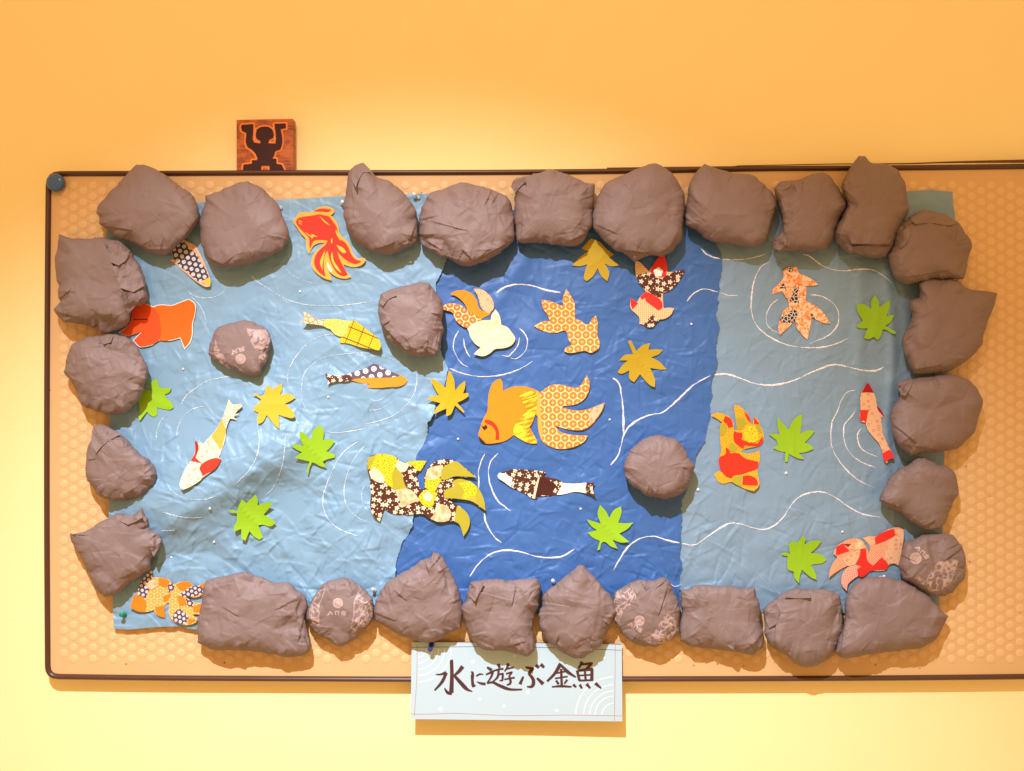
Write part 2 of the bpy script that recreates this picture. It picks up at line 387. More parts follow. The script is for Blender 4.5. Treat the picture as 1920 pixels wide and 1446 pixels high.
_xr_L = seam_lo([(815, 345), (846, 420), (836, 490), (826, 515), (816, 533), (818, 600), (826, 650), (831, 672), (841, 692), (838, 710), (826, 745), (817, 756), (808, 789.5), (803, 791), (801, 814), (793, 837), (781, 855), (770, 900), (776, 960), (774, 983), (768, 996), (755, 1015), (745, 1047), (739, 1078), (735, 1180)])
def xl_L(y): return np.where(y < 430, 200+0*y, _xl_L(y))
def xr_L(y): return _xr_L(y)+wob(tear2, y)
_xr_D = seam_lo([(1318, 370), (1340, 454), (1350, 472), (1354, 500), (1350, 532), (1347, 560), (1344, 590), (1350, 620), (1342, 644), (1344, 678), (1338, 700), (1334, 736), (1331, 785), (1325, 820), (1305, 855), (1290, 900), (1280, 942), (1277, 988), (1276, 1018), (1277, 1060), (1276, 1102), (1274, 1170)])
def xr_D(y): return _xr_D(y)+wob(tear, y)
def env(a, lo, hi): return np.clip((a-lo)/(hi-lo), 0, 1)
def dR(x, y):
    h = samp(RR, x-1240, y-YT0)*(.55+.6*env(y, 800, 1080)*env(-x, -1700, -1320))
    fold = 5*np.exp(-((x-1668+6*np.sin(y/60))/11)**2)*env(y, 430, 560)*env(-y, -960, -840)
    fold += 4*np.exp(-((x-1612)/13)**2)*env(y, 450, 520)*env(-y, -800, -650)+3*np.exp(-((x-1700-.1*(y-600))/16)**2)
    return 29+np.clip(h+fold, -3.2, 9)
def dD(x, y):
    h = samp(RD, x-700, y-YT0)*(.75+.5*env(y, 850, 1080))
    f2 = 3.5*np.exp(-((x-960+.55*(y-520))/16)**2)*env(-y, -640, -560)
    d = 30.5+np.clip(h+f2, -3.6, 8)
    return np.where(x > 1250, np.maximum(d, dR(x, y)+.5), d)
def dL(x, y):
    h = samp(RL, x-XL0, y-YT0)*(.55+.55*env(y, 560, 900))
    u = ((x-290)*.515-(y-985)*-.857); u = -((y-985)+.60*(x-290))/1.166        # above the diagonal: positive
    v = ((x-290)-.60*(y-985))/1.166
    e = np.exp(-np.clip((v-150)/190, -9, 9)**4)
    b = np.where(u > 0, np.exp(-(u/115)**2), np.exp(-(u/46)**2))*38*e
    d = 33+np.clip(h, -3.6, 7)+b
    d = np.where(x > 712, np.maximum(d, dD(np.maximum(x, 700), y)+.6), d)
    lift = 9*np.exp(-((x-806)/16)**2-((y-784)/20)**2)+3.5*np.exp(-((x-832)/12)**2)*env(y, 480, 520)*env(-y, -640, -520)
    return d+lift
def surf(x, y):
    x = np.asarray(x, float); y = np.asarray(y, float)
    return np.where(x < xr_L(y), dL(x, y), np.where(x < xr_D(y), dD(x, y), dR(x, y)))
def sheet(name, xl, xr, yt, yb, dfn, mat, label, step=2.0):
    n = int(620/step); k = int(800/step)
    u = np.linspace(0, 1, n)[None, :]; v = np.linspace(0, 1, k)[:, None]
    y = 360+v*790+0*u
    for _ in range(2):
        x = xl(y)*(1-u)+xr(y)*u; y = yt(x)*(1-v)+yb(x)*v
    x = xl(y)*(1-u)+xr(y)*u
    ps = P(x, y, dfn(x, y))
    root = mesh_obj(name, ps.reshape(-1, 3), grid_faces(k, n), mat, origin=P(float(x.mean()), float(y.max()), 26.))
    ORG[root.name] = np.array(root.location)
    return tag(root, label, 'paper sheet', 'blue paper sheets of the pond')
def craft(name, lo, hi, rough=.47, spec=.4):
    m = NT(name, rough, spec); x, y = m.pos(1.0); v = m.vec(x, y)
    m.color(m.mix(m.noise(v, .02, 4, .6), lo, hi)); x2, y2 = m.pos(14.0)
    n1 = m.noise(m.vec(x2, y2), 1.0, 4, .6); q = m.voro(m.vec(m.math('ADD', x2, m.math('MULTIPLY', n1, 1.2)), y2), 'F1', 1)
    m.bump(m.math('ADD', q.outputs['Distance'], m.math('MULTIPLY', m.noise(v, .5, 2), .3)), .12, .001); return m.m
LB = craft('pale_blue_craft_paper', (.178, .312, .415), (.208, .348, .455)); DB = craft('deep_blue_craft_paper', (.036, .113, .30), (.046, .134, .355)); RB = craft('grey_blue_craft_paper', (.180, .284, .368), (.208, .316, .408))
lin = lambda pts: (lambda x: np.interp(x, [a for a, _ in pts], [b for _, b in pts]))
sh_R = sheet('paper_sheet', lambda y: 1258+0*y, seam_lo([(1786, 350), (1787, 380), (1791, 406), (1780, 600), (1771, 850), (1768, 980), (1759, 1160)]),
    lin([(1250, 390), (1600, 372), (1702, 359), (1743, 356), (1787, 360)]), lin([(1250, 1148), (1770, 1150)]), dR, RB, 'grey blue paper sheet with vertical folds on the right side of the pond')
sh_D = sheet('paper_sheet', lambda y: 722+0*y, xr_D, lin([(700, 400), (1360, 385)]), lin([(700, 1152), (1290, 1150)]), dD, DB, 'deep blue paper sheet running down the middle of the pond')
sh_L = sheet('paper_sheet', xl_L, xr_L, lin([(190, 436), (230, 420), (372, 380), (512, 375), (580, 372), (640, 368), (768, 364), (860, 361)]), lin([(200, 1178), (240, 1180.5), (290, 1176), (330, 1174.5), (368, 1181), (500, 1170), (760, 1160)]), dL, LB, 'pale blue crumpled paper sheet on the left side of the pond')

# raised dots of the board: hexagonal grid, 300 nearest to the open right side and left margin as single parts
def dot_mesh(cx, cy):
    a = np.arange(14)*2*math.pi/14; vs = []
    for r, dd in ((8.1, PANEL+.05), (7.5, PANEL+.5), (6.5, PANEL+.7)):
        vs.append(P(cx+r*np.cos(a), cy+r*np.sin(a), dd))
    return np.vstack(vs)
dot_f = grid_faces(3, 14, True)[:, ::-1].tolist()+[list(range(28, 42))[::-1]]
cands = []
for c in range(0, 118):
    for r in range(0, 43):
        x_ = 119.4+c*18.3; y_ = 347.5+r*21.15+(10.6 if c % 2 == 0 else 0)
        if y_ > 1246 or x_ > 2235: continue
        if 225 < x_ < 1745 and 400 < y_ < 1140: continue
        if x_ > 1760 or x_ < 205 or y_ < 375 or y_ > 1165: cands.append((x_, y_))
vis = [q for q in cands if q[0] < 1930 and not (185 < q[0] < 1700 and 375 < q[1] < 1170)]
vis.sort(key=lambda q: -abs(q[0]-960))
solo = set(vis[:300]); base = dot_mesh(960, 723); base_o = P(960, 723, PANEL)
dme = None; rest_v, rest_f = [], []
for q in cands:
    if q in solo:
        if dme is None:
            o = mesh_obj('raised_dot', base, dot_f, BOSS, origin=base_o); dme = o
        else:
            o = dme.copy(); COL.objects.link(o)
        o.parent = board; o.location = P(q[0], q[1], PANEL)-np.array(board.location)
    else:
        k = len(rest_v)*42; rest_v.append(dot_mesh(*q)); rest_f += [[i+k for i in f] for f in dot_f]
mesh_obj('raised_dots', np.vstack(rest_v), rest_f, BOSS, board)['kind'] = 'stuff'

# white chalk and pastel ripple lines drawn on the sheets
m = NT('white_chalk', .8, .1); x, y = m.pos(3.2); m.color(m.mix(m.ramp(m.noise(m.vec(x, y), 1.0, 2), .36, .60), (.27, .39, .46), (.62, .69, .72))); CHALK = m.m
m = NT('white_pastel', .75, .1); x, y = m.pos(4.0); m.color(m.mix(m.ramp(m.noise(m.vec(x, y), 1.0, 2), .34, .58), (.50, .48, .52), (.86, .83, .80))); PASTEL = m.m
rr = random.Random(5)
def ripple(parent, dfn, pts, wd=3.0, mat=None, lift=.55):
    q = spline(pts, False, 3.0, 100); q = q+0.22*np.stack([np.sin(np.arange(len(q))*.9), np.cos(np.arange(len(q))*1.3)], -1)
    tg = np.gradient(q, axis=0); nn = np.stack([-tg[:, 1], tg[:, 0]], -1)/np.maximum(np.hypot(*tg.T), 1e-6)[:, None]
    n = len(q); ph = rr.random()*9; ss = np.linspace(0, 1, n)
    W = wd*(.78+.28*np.sin(np.arange(n)*.19+ph)+.12*np.sin(np.arange(n)*.61+ph))*np.clip(np.minimum(ss, 1-ss)*n/4+.35, 0, 1)
    rows = []
    for k, up in ((-.5, .12), (-.3, 1), (.3, 1), (.5, .12)):
        x = q[:, 0]+nn[:, 0]*W*k; y = q[:, 1]+nn[:, 1]*W*k; rows.append(P(x, y, dfn(x, y)+lift*up+.12))
    mesh_obj('ripple_line', np.stack(rows, 0).reshape(-1, 3), grid_faces(4, n), mat, parent)
for w_, tl, s in ((2.6, 'A1', "1240,1215 1310,1270 1410,1295 1530,1280 1620,1220 1670,1160"), (2.6, 'A6', "790,80 860,150 920,260 930,350 905,430"),
    (3, 'A2', "45,1070 110,1140 220,1210 350,1290 500,1345 650,1365 820,1370 1000,1355 1200,1325"), (2.4, 'A2', "375,1020 440,1080 520,1120 600,1150 650,1165"),
    (3.6, 'A6', "695,1095 740,1020 830,945 930,880 1080,840 1170,830"), (3.2, 'A6', "655,1400 670,1300 720,1210 800,1140 910,1108"), (2.6, 'A6', "460,1430 475,1330 520,1230 580,1190"),
    (3, 'A7', "205,830 195,740 230,620 300,510 400,410 520,350 630,335"), (2.3, 'A7', "430,1105 370,1040 330,930 330,800 360,690 440,610 560,550 700,525 880,510 1050,530 1180,570 1230,610"),
    (3.2, 'A7', "1405,640 1410,750 1385,880 1310,1000 1200,1090 1080,1140 920,1180"), (2.8, 'A7', "950,1050 1050,1040 1140,1000 1200,960"), (2, 'A7', "955,935 1020,960 1120,925"), (3, 'A7', "540,1245 650,1260 780,1245 930,1220"),
    (3, 'A7', "270,1145 320,1190 400,1220"), (3.6, 'A8', "915,400 930,520 915,650 880,740 820,830 760,890 715,940"), (3.2, 'A8', "1175,460 1170,600 1150,750 1110,880 1050,990 990,1050"),
    (3.8, 'A8', "1870,535 1780,590 1680,690 1620,810 1560,950 1525,1100 1560,1240 1650,1340 1770,1400 1860,1430"), (3, 'px', "686,834 672,850 660,868 650,894 645,924 652,952 670,970 685,978"),
    (3, 'B1', "130,840 95,900 95,990 120,1060 160,1090"), (2.6, 'A8', "60,930 110,1000 200,1060 330,1085 440,1080 520,1055"), (2.8, 'A8', "30,1205 120,1230 230,1255 400,1255"), (2.4, 'A8', "0,1380 140,1375")):
    ripple(sh_L, dL, t(tl, s), w_*.64, CHALK)
for w_, tl, s in ((4.6, 'A3', "655,245 720,200 820,170 920,170 1010,185 1100,215 1255,245"), (3, 'A3', "300,600 260,680 250,760 280,840 330,910 390,945"), (3, 'A3', "345,670 355,740 380,810 410,850"),
    (3, 'A3', "870,580 920,630 945,700 930,780 880,840 830,865 780,855"), (2.4, 'A3', "870,660 855,740 800,810 770,840 700,830"), (3.2, 'A3', "215,955 330,1000 480,1030 650,1025 800,990 920,935 995,885"),
    (5, 'B2', "1445,145 1500,190 1525,300 1540,420 1545,540 1545,680"), (4.8, 'px', "1145,872 1158,856 1164,838 1169,818 1178,802 1196,788 1220,778 1241,774 1261,759 1279,742 1302,721 1333,704"),
    (4, 'B2', "245,855 210,930 185,1030 190,1110 185,1190"), (4.6, 'B1', "1240,1110 1250,1180 1290,1270 1340,1340 1400,1390"), (3.8, 'B2', "370,850 300,930 280,1010 290,1120 320,1210 370,1300 430,1350 490,1395"),
    (4.2, 'px', "881,1081 897,1058 920,1039 947,1032 976,1035 1005,1043.5 1034,1046 1055,1043 1078,1029"), (4.2, 'px', "1150,1070 1163,1047 1180,1023.5 1203,1009 1226.5,1006 1250,1013 1274,1018.5"),
    (3.6, 'A4', "820,230 870,280 930,310 1000,325"), (4, 'A4', "690,725 740,665 800,625 860,610 930,625 980,640"), (2.4, 'C11', "890,395 905,412 930,410 952,398")):
    ripple(sh_D, dD, t(tl, s), w_*.74, PASTEL)
for w_, tl, s in ((4.8, 'px', "1337,703 1363,702 1389,710 1418,720 1453,722 1490,713 1525,697 1566,684 1589,688 1621,695 1647,694 1657,688"),
    (3.6, 'px', "1279,1019.5 1302,1022 1325,1007.6 1348.5,991.6 1369,981.5 1389,983 1412,990 1433,993 1450,987 1468,971 1479,954 1496,934 1516,925 1543,923 1566,933 1589,949 1612,962 1636,968 1652,970"),
    (3.4, 'A4', "1025,329 1100,335 1230,330 1330,310 1425,285"), (3.4, 'A4', "1003,645 1080,670 1180,670"),
    (3.6, 'A5', "215,155 140,200 90,280 60,380 45,500 45,620 80,730 160,820 280,895 400,940 550,960 720,955 850,920 965,865"), (3, 'A5', "295,505 230,560 190,640 185,720 230,790 310,825"),
    (3.4, 'A5', "595,465 690,475 780,520 840,580 865,680 840,770 760,850 660,895 590,925"), (3.4, 'A5', "530,85 590,100 640,140 710,190 820,230 920,240 1050,225 1180,230 1250,265 1320,315 1360,350"),
    (3.2, 'B4', "820,160 740,180 690,250 650,360 605,450 590,570 600,690 660,810 750,920 860,1010 1000,1075"), (3.2, 'B4', "825,345 780,410 720,480 710,580 730,680 800,780 890,840 1010,885"), (3.2, 'B4', "880,510 845,560 845,640 880,710 950,755 1035,785")):
    ripple(sh_R, dR, t(tl, s), w_*.74, PASTEL)

# ---------------------------------------------------------------- paper cut-outs
def paper_cut(name, pts, mat, dfn, parent=None, origin=None, step=3.0, grid=8.0, thick=.4, corner=58):
    ol = spline(pts, True, step, corner)
    x0, y0 = ol.min(0); x1, y1 = ol.max(0)
    gx, gy = np.meshgrid(np.arange(x0+grid/2, x1, grid), np.arange(y0+grid/2, y1, grid)); gx = gx.ravel(); gy = gy.ravel()
    ok = inside(ol, gx, gy); gx, gy = gx[ok], gy[ok]
    if len(gx):
        ok = seg_dist(ol, gx, gy) > grid*.35; gx, gy = gx[ok], gy[ok]
    allp = [Vector(a) for a in ol]+[Vector(a) for a in zip(gx, gy)]
    n = len(ol)
    vs, es, fs, _, _, _ = geometry.delaunay_2d_cdt(allp, [], [list(range(n))], 1, 1e-5)
    if not fs: raise RuntimeError(name)
    vv = np.array([(a[0], a[1]) for a in vs]); d = dfn(vv[:, 0], vv[:, 1])
    cnt = {}
    for f in fs:
        for i in range(len(f)):
            a, b = f[i], f[(i+1) % len(f)]; cnt[(a, b)] = 1
    N = len(vv); faces = [list(f)[::-1] for f in fs]+[[N+i for i in f] for f in fs]
    for (a, b) in cnt:
        if (b, a) not in cnt: faces.append([a, b, N+b, N+a])
    front = P(vv[:, 0], vv[:, 1], d); back = front+np.array([0, thick*K, 0])
    return mesh_obj(name, np.vstack([front, back]), faces, mat, parent, origin, smooth=False)
def lie(pts, clear=1.0, curl=3.0, seed=0, base=None, bend=None):
    """depth of a stiff cut-out lying on the crumpled sheets: a fitted plane, raised until it clears them, plus a gentle curl"""
    ol = spline(pts, True, 5); x0, y0 = ol.min(0); x1, y1 = ol.max(0)
    gx, gy = np.meshgrid(np.linspace(x0, x1, 26), np.linspace(y0, y1, 26)); ok = inside(ol, gx, gy)
    X = np.concatenate([gx[ok], ol[:, 0]]); Y = np.concatenate([gy[ok], ol[:, 1]]); Z = surf(X, Y) if base is None else base(X, Y)
    cx, cy = X.mean(), Y.mean(); L = max(x1-x0, y1-y0)/2
    A = np.stack([np.ones_like(X), X-cx, Y-cy, ((X-cx)/L)**2, ((Y-cy)/L)**2], -1)
    co = np.linalg.lstsq(A, Z, rcond=None)[0]; co[3:] = np.clip(co[3:], 0, 6); off = (Z-A@co).max()*.7+clear*.8
    r = random.Random(seed); an = r.random()*6.28 if bend is None else bend; ux, uy = math.cos(an), math.sin(an)
    def f(x, y):
        q = ((x-cx)*ux+(y-cy)*uy)/L; q2 = ((x-cx)*uy-(y-cy)*ux)/L
        return co[0]+co[1]*(x-cx)+co[2]*(y-cy)+co[3]*((x-cx)/L)**2+co[4]*((y-cy)/L)**2+off+curl*q*q+.3*curl*np.abs(q2)
    return f

# ---------------------------------------------------------------- paper fish
def fish(name, label, cat, group, tile, base, bmat, patches, curl=3.0, seed=0, bend=None, clear=1.0):
    pts = t(tile, base); f = lie(pts, clear, curl, seed, bend=bend)
    c = np.mean(pts, 0); yb = max(q[1] for q in pts)
    root = empty(name, P(c[0], yb, float(f(np.array([c[0]]), np.array([yb]))[0])), label, cat, group)
    paper_cut('body', pts, M[bmat], f, root)
    for i, q in enumerate(patches):
        nm, mt, tx = q[:3]; k = q[3] if len(q) > 3 else 1+i*.12
        paper_cut(nm, t(tile, tx), M[mt], lambda x, y, k=k: f(x, y)+.55*k, root, thick=.35)
    return root, f
GF, CP = ('goldfish cut-outs on the pond', 'carp cut-outs on the pond')
fish('paper_carp', 'navy ring-print paper carp with yellow nose, half under the top left rocks', 'paper carp', CP, 'A1',
 "1150,800 1220,745 1290,780 1330,800 1370,870 1400,930 1440,1030 1465,1100 1475,1140 1470,1185 1430,1190 1370,1160 1300,1110 1230,1050 1150,980 1090,940 1130,935 1150,945 1110,880 1100,830", 'bloss2',
 [('back', 'cross', "1150,802 1218,748 1240,790 1290,840 1340,885 1388,970 1430,1030 1458,1100 1400,1130 1370,1152 1310,1100 1250,1043 1180,995 1150,950 1112,870 1103,832"), ('snout', 'yellow', "1420,1120 1463,1105 1473,1150 1463,1178 1440,1170 1420,1140")], 2, 1)
fish('paper_goldfish', 'red goldfish with golden outline, top left between the rocks', 'paper goldfish', GF, 'A2',
 "450,580 475,535 500,500 560,490 640,480 680,450 740,435 800,445 832,470 830,495 800,520 840,560 870,620 880,680 930,740 970,770 990,820 1010,880 1050,920 1125,920 1120,955 1080,990 1010,1005 950,990 918,978 935,1030 990,1095 960,1110 880,1105 800,1060 782,1042 800,1090 808,1130 740,1110 680,1070 640,1030 622,990 622,940 640,885 700,820 750,776 690,780 640,805 597,880 575,830 565,740 520,690 490,640 460,600", 'flame',
 [('body_print', 'vermil', "475,580 490,550 540,535 640,520 700,510 740,520 780,530 830,590 860,640 865,700 890,740 940,780 970,830 990,880 1030,930 1090,950 1040,975 980,960 920,920 880,880 860,850 880,920 920,1000 960,1075 920,1090 860,1060 820,1000 790,930 770,850 750,880 735,950 740,1040 755,1095 700,1060 650,990 650,920 690,850 750,795 772,755 690,750 640,760 612,830 600,800 600,740 560,690 510,640"),
  ('dorsal_fin', 'vermil', "640,482 690,460 770,460 805,468 780,486 720,484"),
  ('fin_ray_or_highlight', 'yellow', "700,960 725,890 750,845 735,920 722,1005 728,1045"), ('fin_ray_or_highlight', 'white2', "765,955 785,985 818,1040 802,1052 776,1020"), ('fin_ray_or_highlight', 'yellow', "802,900 815,862 832,950 872,1010 902,1062 850,1022"),  # yellow slivers are rays; the white one is a painted highlight
  ('fin_ray_or_highlight', 'yellow', "850,795 920,828 946,866 930,875 900,862"), ('fin_ray_or_highlight', 'yellow', "875,900 940,945 985,965 940,955"), ('fin_ray_or_highlight', 'yellow', "690,520 740,565 800,618 748,590"), ('fin_ray_or_highlight', 'yellow', "620,690 680,722 640,720 622,745"), ('eye_line', 'yellow', "500,565 535,580 530,586 498,573"), ('eye_line', 'yellow', "500,585 530,604 524,608 500,592"), ('fin_ray_or_highlight', 'yellow', "806,735 818,740 814,785 806,780"), ('chin_line', 'yellow', "560,672 628,722 622,730 575,692"), ('back_line', 'yellow', "850,650 868,700 900,752 895,760 868,722 846,672")], 3, 2)
fish('paper_goldfish', 'cream white goldfish with amber, orange and peach tail beside the central rock', 'paper goldfish', GF, 'A3',
 "220,255 280,225 360,225 430,260 470,320 490,390 500,400 560,425 615,410 590,450 520,490 515,505 600,500 610,450 645,400 680,450 695,510 700,545 760,570 800,620 830,670 825,700 790,740 720,765 640,775 590,815 530,840 440,820 470,790 505,760 450,720 410,660 395,610 380,565 385,480 380,400 340,330 280,280", 'dorange',
 [('tail_lobe', 'hexred', "145,400 160,365 210,345 280,350 340,375 390,420 470,460 510,490 440,540 380,572 310,540 270,500 240,430 200,415"), ('tail_lobe', 'bloss2', "440,208 500,210 560,240 610,300 630,360 622,405 580,440 520,400 505,370 490,310 465,250"),
  ('trunk', 'white', "380,578 440,530 520,505 600,500 610,450 645,400 680,450 695,510 700,545 760,570 800,620 830,670 825,700 790,740 720,765 640,775 590,815 530,840 440,820 470,790 505,760 450,720 410,660 395,610", 1.9)], 5, 3, bend=2.2)
fish('paper_goldfish', 'goldfish cut wholly from orange hexagon print, below the yellow maple leaf at the top', 'paper goldfish', GF, 'A3',
 "1310,208 1350,270 1385,340 1390,420 1390,490 1440,505 1500,545 1520,540 1550,490 1585,460 1603,510 1600,590 1605,660 1622,705 1610,770 1580,790 1540,808 1480,790 1420,800 1330,808 1285,790 1310,755 1360,735 1330,680 1310,610 1290,600 1220,620 1130,615 1060,590 1005,560 1060,525 1110,510 1160,515 1130,450 1090,390 1077,310 1150,320 1220,350 1280,370 1275,300", 'hex',
 [('tail_tip', 'bloss2', "1007,560 1042,537 1050,575"), ('fin_tip', 'bloss2', "1310,212 1335,255 1290,262")], 3, 4)
_, f5 = fish('paper_goldfish', 'goldfish with brown blossom tail, red shoulder and checked head, diving from the top rocks', 'paper goldfish', GF, 'A4',
 "205,340 250,360 300,410 335,445 370,390 430,310 480,300 500,370 505,450 570,450 670,425 640,500 590,570 530,620 465,650 465,700 470,790 520,785 570,790 540,850 480,890 420,900 400,925 370,965 310,965 270,940 245,940 245,880 210,840 165,795 158,700 220,738 255,680 305,632 270,590 225,520 205,420", 'grid',
 [('tail_lobe', 'red', "345,450 370,390 430,310 480,300 500,370 500,450 480,505 440,520 380,490"), ('tail', 'flower', "218,485 330,455 400,482 450,505 500,482 570,450 670,425 640,500 590,570 530,620 460,650 450,690 400,680 330,630 270,590 225,520"),
  ('shoulder', 'red', "252,685 300,636 350,650 460,742 455,790 420,810 390,785 340,750 302,716 298,690 270,712"), ('fin', 'red', "157,702 180,706 232,742 180,800 165,760"), ('snout', 'flower2', "285,945 330,890 380,845 390,870 430,900 400,928 370,967 310,965")], 2, 5)
fb = "".join(f"{422+ (47 if i%2==0 else 37)*math.cos(i*math.pi/5-1.57):.0f},{452+(47 if i%2==0 else 37)*math.sin(i*math.pi/5-1.57):.0f} " for i in range(10))
g5 = [o for o in bpy.data.objects if o.name.startswith('paper_goldfish')][-1]
paper_cut('blossom', t('A4', fb), M['white2'], lambda x, y: f5(x, y)+1.3, g5, corner=80, thick=.3)
fish('paper_goldfish', 'orange floral goldfish with black net patches inside white ripple rings, at the upper right', 'paper goldfish', GF, 'A5',
 "345,240 400,205 470,205 490,260 560,290 620,325 672,370 620,380 560,380 560,440 550,520 600,545 690,600 740,660 785,735 710,725 640,690 610,660 600,750 570,885 520,840 470,770 455,700 430,730 370,790 312,845 295,760 320,680 350,610 400,570 390,520 350,460 330,430 240,462 250,410 290,370 330,330 345,290", 'washi',
 [('patch', 'net', "450,395 490,385 480,470 490,545 455,540 400,520 430,470"), ('patch', 'net', "312,680 390,640 430,595 485,620 460,690 440,720 330,722"), ('patch', 'net', "310,400 350,350 368,405"), ('patch', 'net', "380,225 430,205 440,250 400,250"), ('patch', 'net', "595,640 620,645 642,690 605,668"), ('patch', 'bloss2', "335,430 420,420 425,470 400,500 380,500"), ('patch', 'bloss2', "300,745 370,730 400,740 315,838")], 2, 6)
fish('paper_goldfish', 'plain orange goldfish with white cut edges, tail under the left rocks', 'paper goldfish', GF, 'A6',
 "108,420 200,350 230,300 230,162 310,146 380,151 440,172 470,160 530,155 610,160 680,135 770,101 829,148 829,250 809,332 804,442 784,512 730,576 713,533 690,471 600,494 490,494 430,534 350,554 306,554 246,490 330,406 240,441 200,450", 'white2',
 [('trunk', 'tang', "330,300 400,165 440,182 470,168 530,162 610,167 680,142 770,108 823,152 823,250 801,330 796,440 776,506 731,562 718,530 692,462 600,487 490,487 400,400"),
  ('tail', 'tang2', "122,420 203,352 233,300 233,167 310,152 380,157 440,190 478,240 497,300 490,487 430,527 350,547 312,547 255,490 332,410 240,438 200,446", 1.6), ('tail_slit', 'choco', "250,293 380,290 376,298 250,300", 2.3)], 3, 7)
fish('paper_carp', 'yellow plaid paper carp with red branch-print tail lifted off the sheet', 'paper carp', CP, 'A7',
 "320,215 350,180 345,120 400,150 460,190 560,195 640,190 720,205 800,210 835,208 850,220 920,275 980,320 1030,360 1065,410 1070,450 1055,485 980,475 880,455 760,420 690,415 680,390 710,355 640,335 600,290 545,262 440,240 380,235", 'stemr',
 [('midsection', 'stemg', "545,200 640,190 720,205 795,213 780,300 710,355 640,335 600,290 545,262 535,240"), ('head', 'plaid', "800,210 835,208 850,220 920,275 980,320 1030,360 1065,410 1070,450 1055,485 980,475 880,455 760,420 690,415 680,390 740,320 770,250")], 11, 8, bend=.45, clear=.6)
fish('paper_carp', 'carp with slate ring-print back and amber belly below the yellow plaid carp', 'paper carp', CP, 'A7',
 "545,705 640,720 720,720 780,700 840,680 930,655 1000,612 1040,620 1100,655 1170,685 1260,722 1305,745 1322,770 1290,805 1230,825 1130,830 1050,838 940,838 965,800 880,790 790,768 680,780 620,785 570,805 575,770", 'dorange',
 [('tail', 'flower2', "545,705 640,720 720,720 800,690 830,745 785,768 680,780 620,785 570,805 575,770"), ('back', 'cross2', "782,702 840,680 930,655 1000,612 1040,620 1100,655 1170,685 1255,722 1200,735 1100,740 950,742 800,752")], 2, 9)
fish('paper_carp', 'cream carp with red fins and orange tail root, at the left', 'paper carp', CP, 'A8',
 "645,145 680,190 760,185 770,210 720,260 700,285 745,275 690,310 720,335 655,325 620,420 615,490 590,590 570,640 550,690 575,710 520,790 470,830 410,870 370,910 290,960 210,995 185,960 200,880 240,790 290,720 320,660 330,590 325,535 350,560 385,550 410,560 440,520 500,460 560,370 600,280", 'bloss',
 [('tail_root', 'flame', "588,322 600,390 618,420 600,510 580,590 565,620 530,560 480,490 520,440 560,370"), ('fin', 'vermil', "370,790 400,745 460,710 540,695 575,710 520,790 400,865 385,830"), ('fin', 'dred', "325,535 345,545 360,590 345,660 328,652 331,590"), ('collar', 'red', "328,655 345,660 332,690 385,742 288,720")], 4, 10, bend=2.0)
fish('paper_goldfish', 'large goldfish patched in brown blossom, yellow, olive and peach paper across two sheets', 'paper goldfish', GF, 'B1',
 "140,640 160,590 230,560 330,560 410,590 480,640 510,640 550,625 620,620 700,622 670,680 630,720 605,760 620,810 640,880 660,890 690,870 680,810 685,740 720,680 780,630 880,605 960,620 1050,680 1120,730 1165,775 1080,775 960,770 900,785 860,805 930,790 990,790 1090,810 1160,850 1210,920 1240,1000 1255,1090 1190,1050 1120,1000 1040,985 940,980 870,975 960,1020 1040,1070 1090,1130 1105,1190 1090,1260 1045,1330 1025,1260 1000,1210 960,1190 860,1195 790,1190 720,1160 670,1120 600,1120 500,1130 420,1125 360,1105 310,1070 290,1110 260,1190 210,1150 180,1090 170,1020 180,930 170,850 165,790 150,730", 'flower',
 [('head', 'dots', "145,640 230,560 330,560 410,590 440,650 400,700 380,760 385,880 340,850 300,810 250,740 160,690"), ('patch', 'olive', "142,640 162,592 225,565 205,620 165,690 150,710"), ('patch', 'white', "160,720 210,680 260,720 305,790 300,830 240,820 180,780"),
  ('patch', 'olive', "390,700 430,690 470,750 490,830 520,885 430,895 387,890 380,780"), ('patch', 'white', "400,670 430,612 480,640 538,645 500,720 460,730"), ('fin', 'dots', "500,645 550,626 700,622 640,720 600,700 560,660"), ('patch', 'peach', "400,895 530,885 600,940 630,1000 580,1010 470,1060 450,1000 420,940"),
  ('patch', 'dots', "620,970 650,920 740,880 800,930 770,990 760,1040 720,1060 660,1030"), ('patch', 'dots', "690,790 800,770 840,800 800,870 770,920 682,870"), ('patch', 'peach', "690,760 722,690 780,670 850,660 860,730 810,780 690,800"), ('patch', 'white', "660,940 710,910 760,945 740,1000 690,1000"),
  ('tail_lobe', 'olive', "850,690 930,640 970,625 1060,690 1163,775 960,768 860,800 830,790"), ('tail_lobe', 'olive', "860,930 900,860 990,792 1090,810 1160,850 1210,920 1240,1000 1253,1088 1120,1000 1000,978 862,968"), ('patch', 'dots', "1000,830 1100,812 1150,850 1170,900 1140,960 1100,980 1030,978 1050,900"), ('patch', 'flame', "1080,970 1160,960 1160,1012 1110,990"),
  ('patch', 'peach', "790,1050 850,1030 900,1060 930,1110 910,1180 860,1193 790,1188 735,1160 770,1120"), ('tail_lobe', 'olive', "985,1042 1040,1072 1090,1130 1105,1190 1090,1260 1045,1330 1025,1260 1000,1210 960,1188 970,1110"), ('patch', 'flower2', "800,855 850,820 930,815 960,860 880,890 840,945 800,935")], 4, 11, bend=.3)
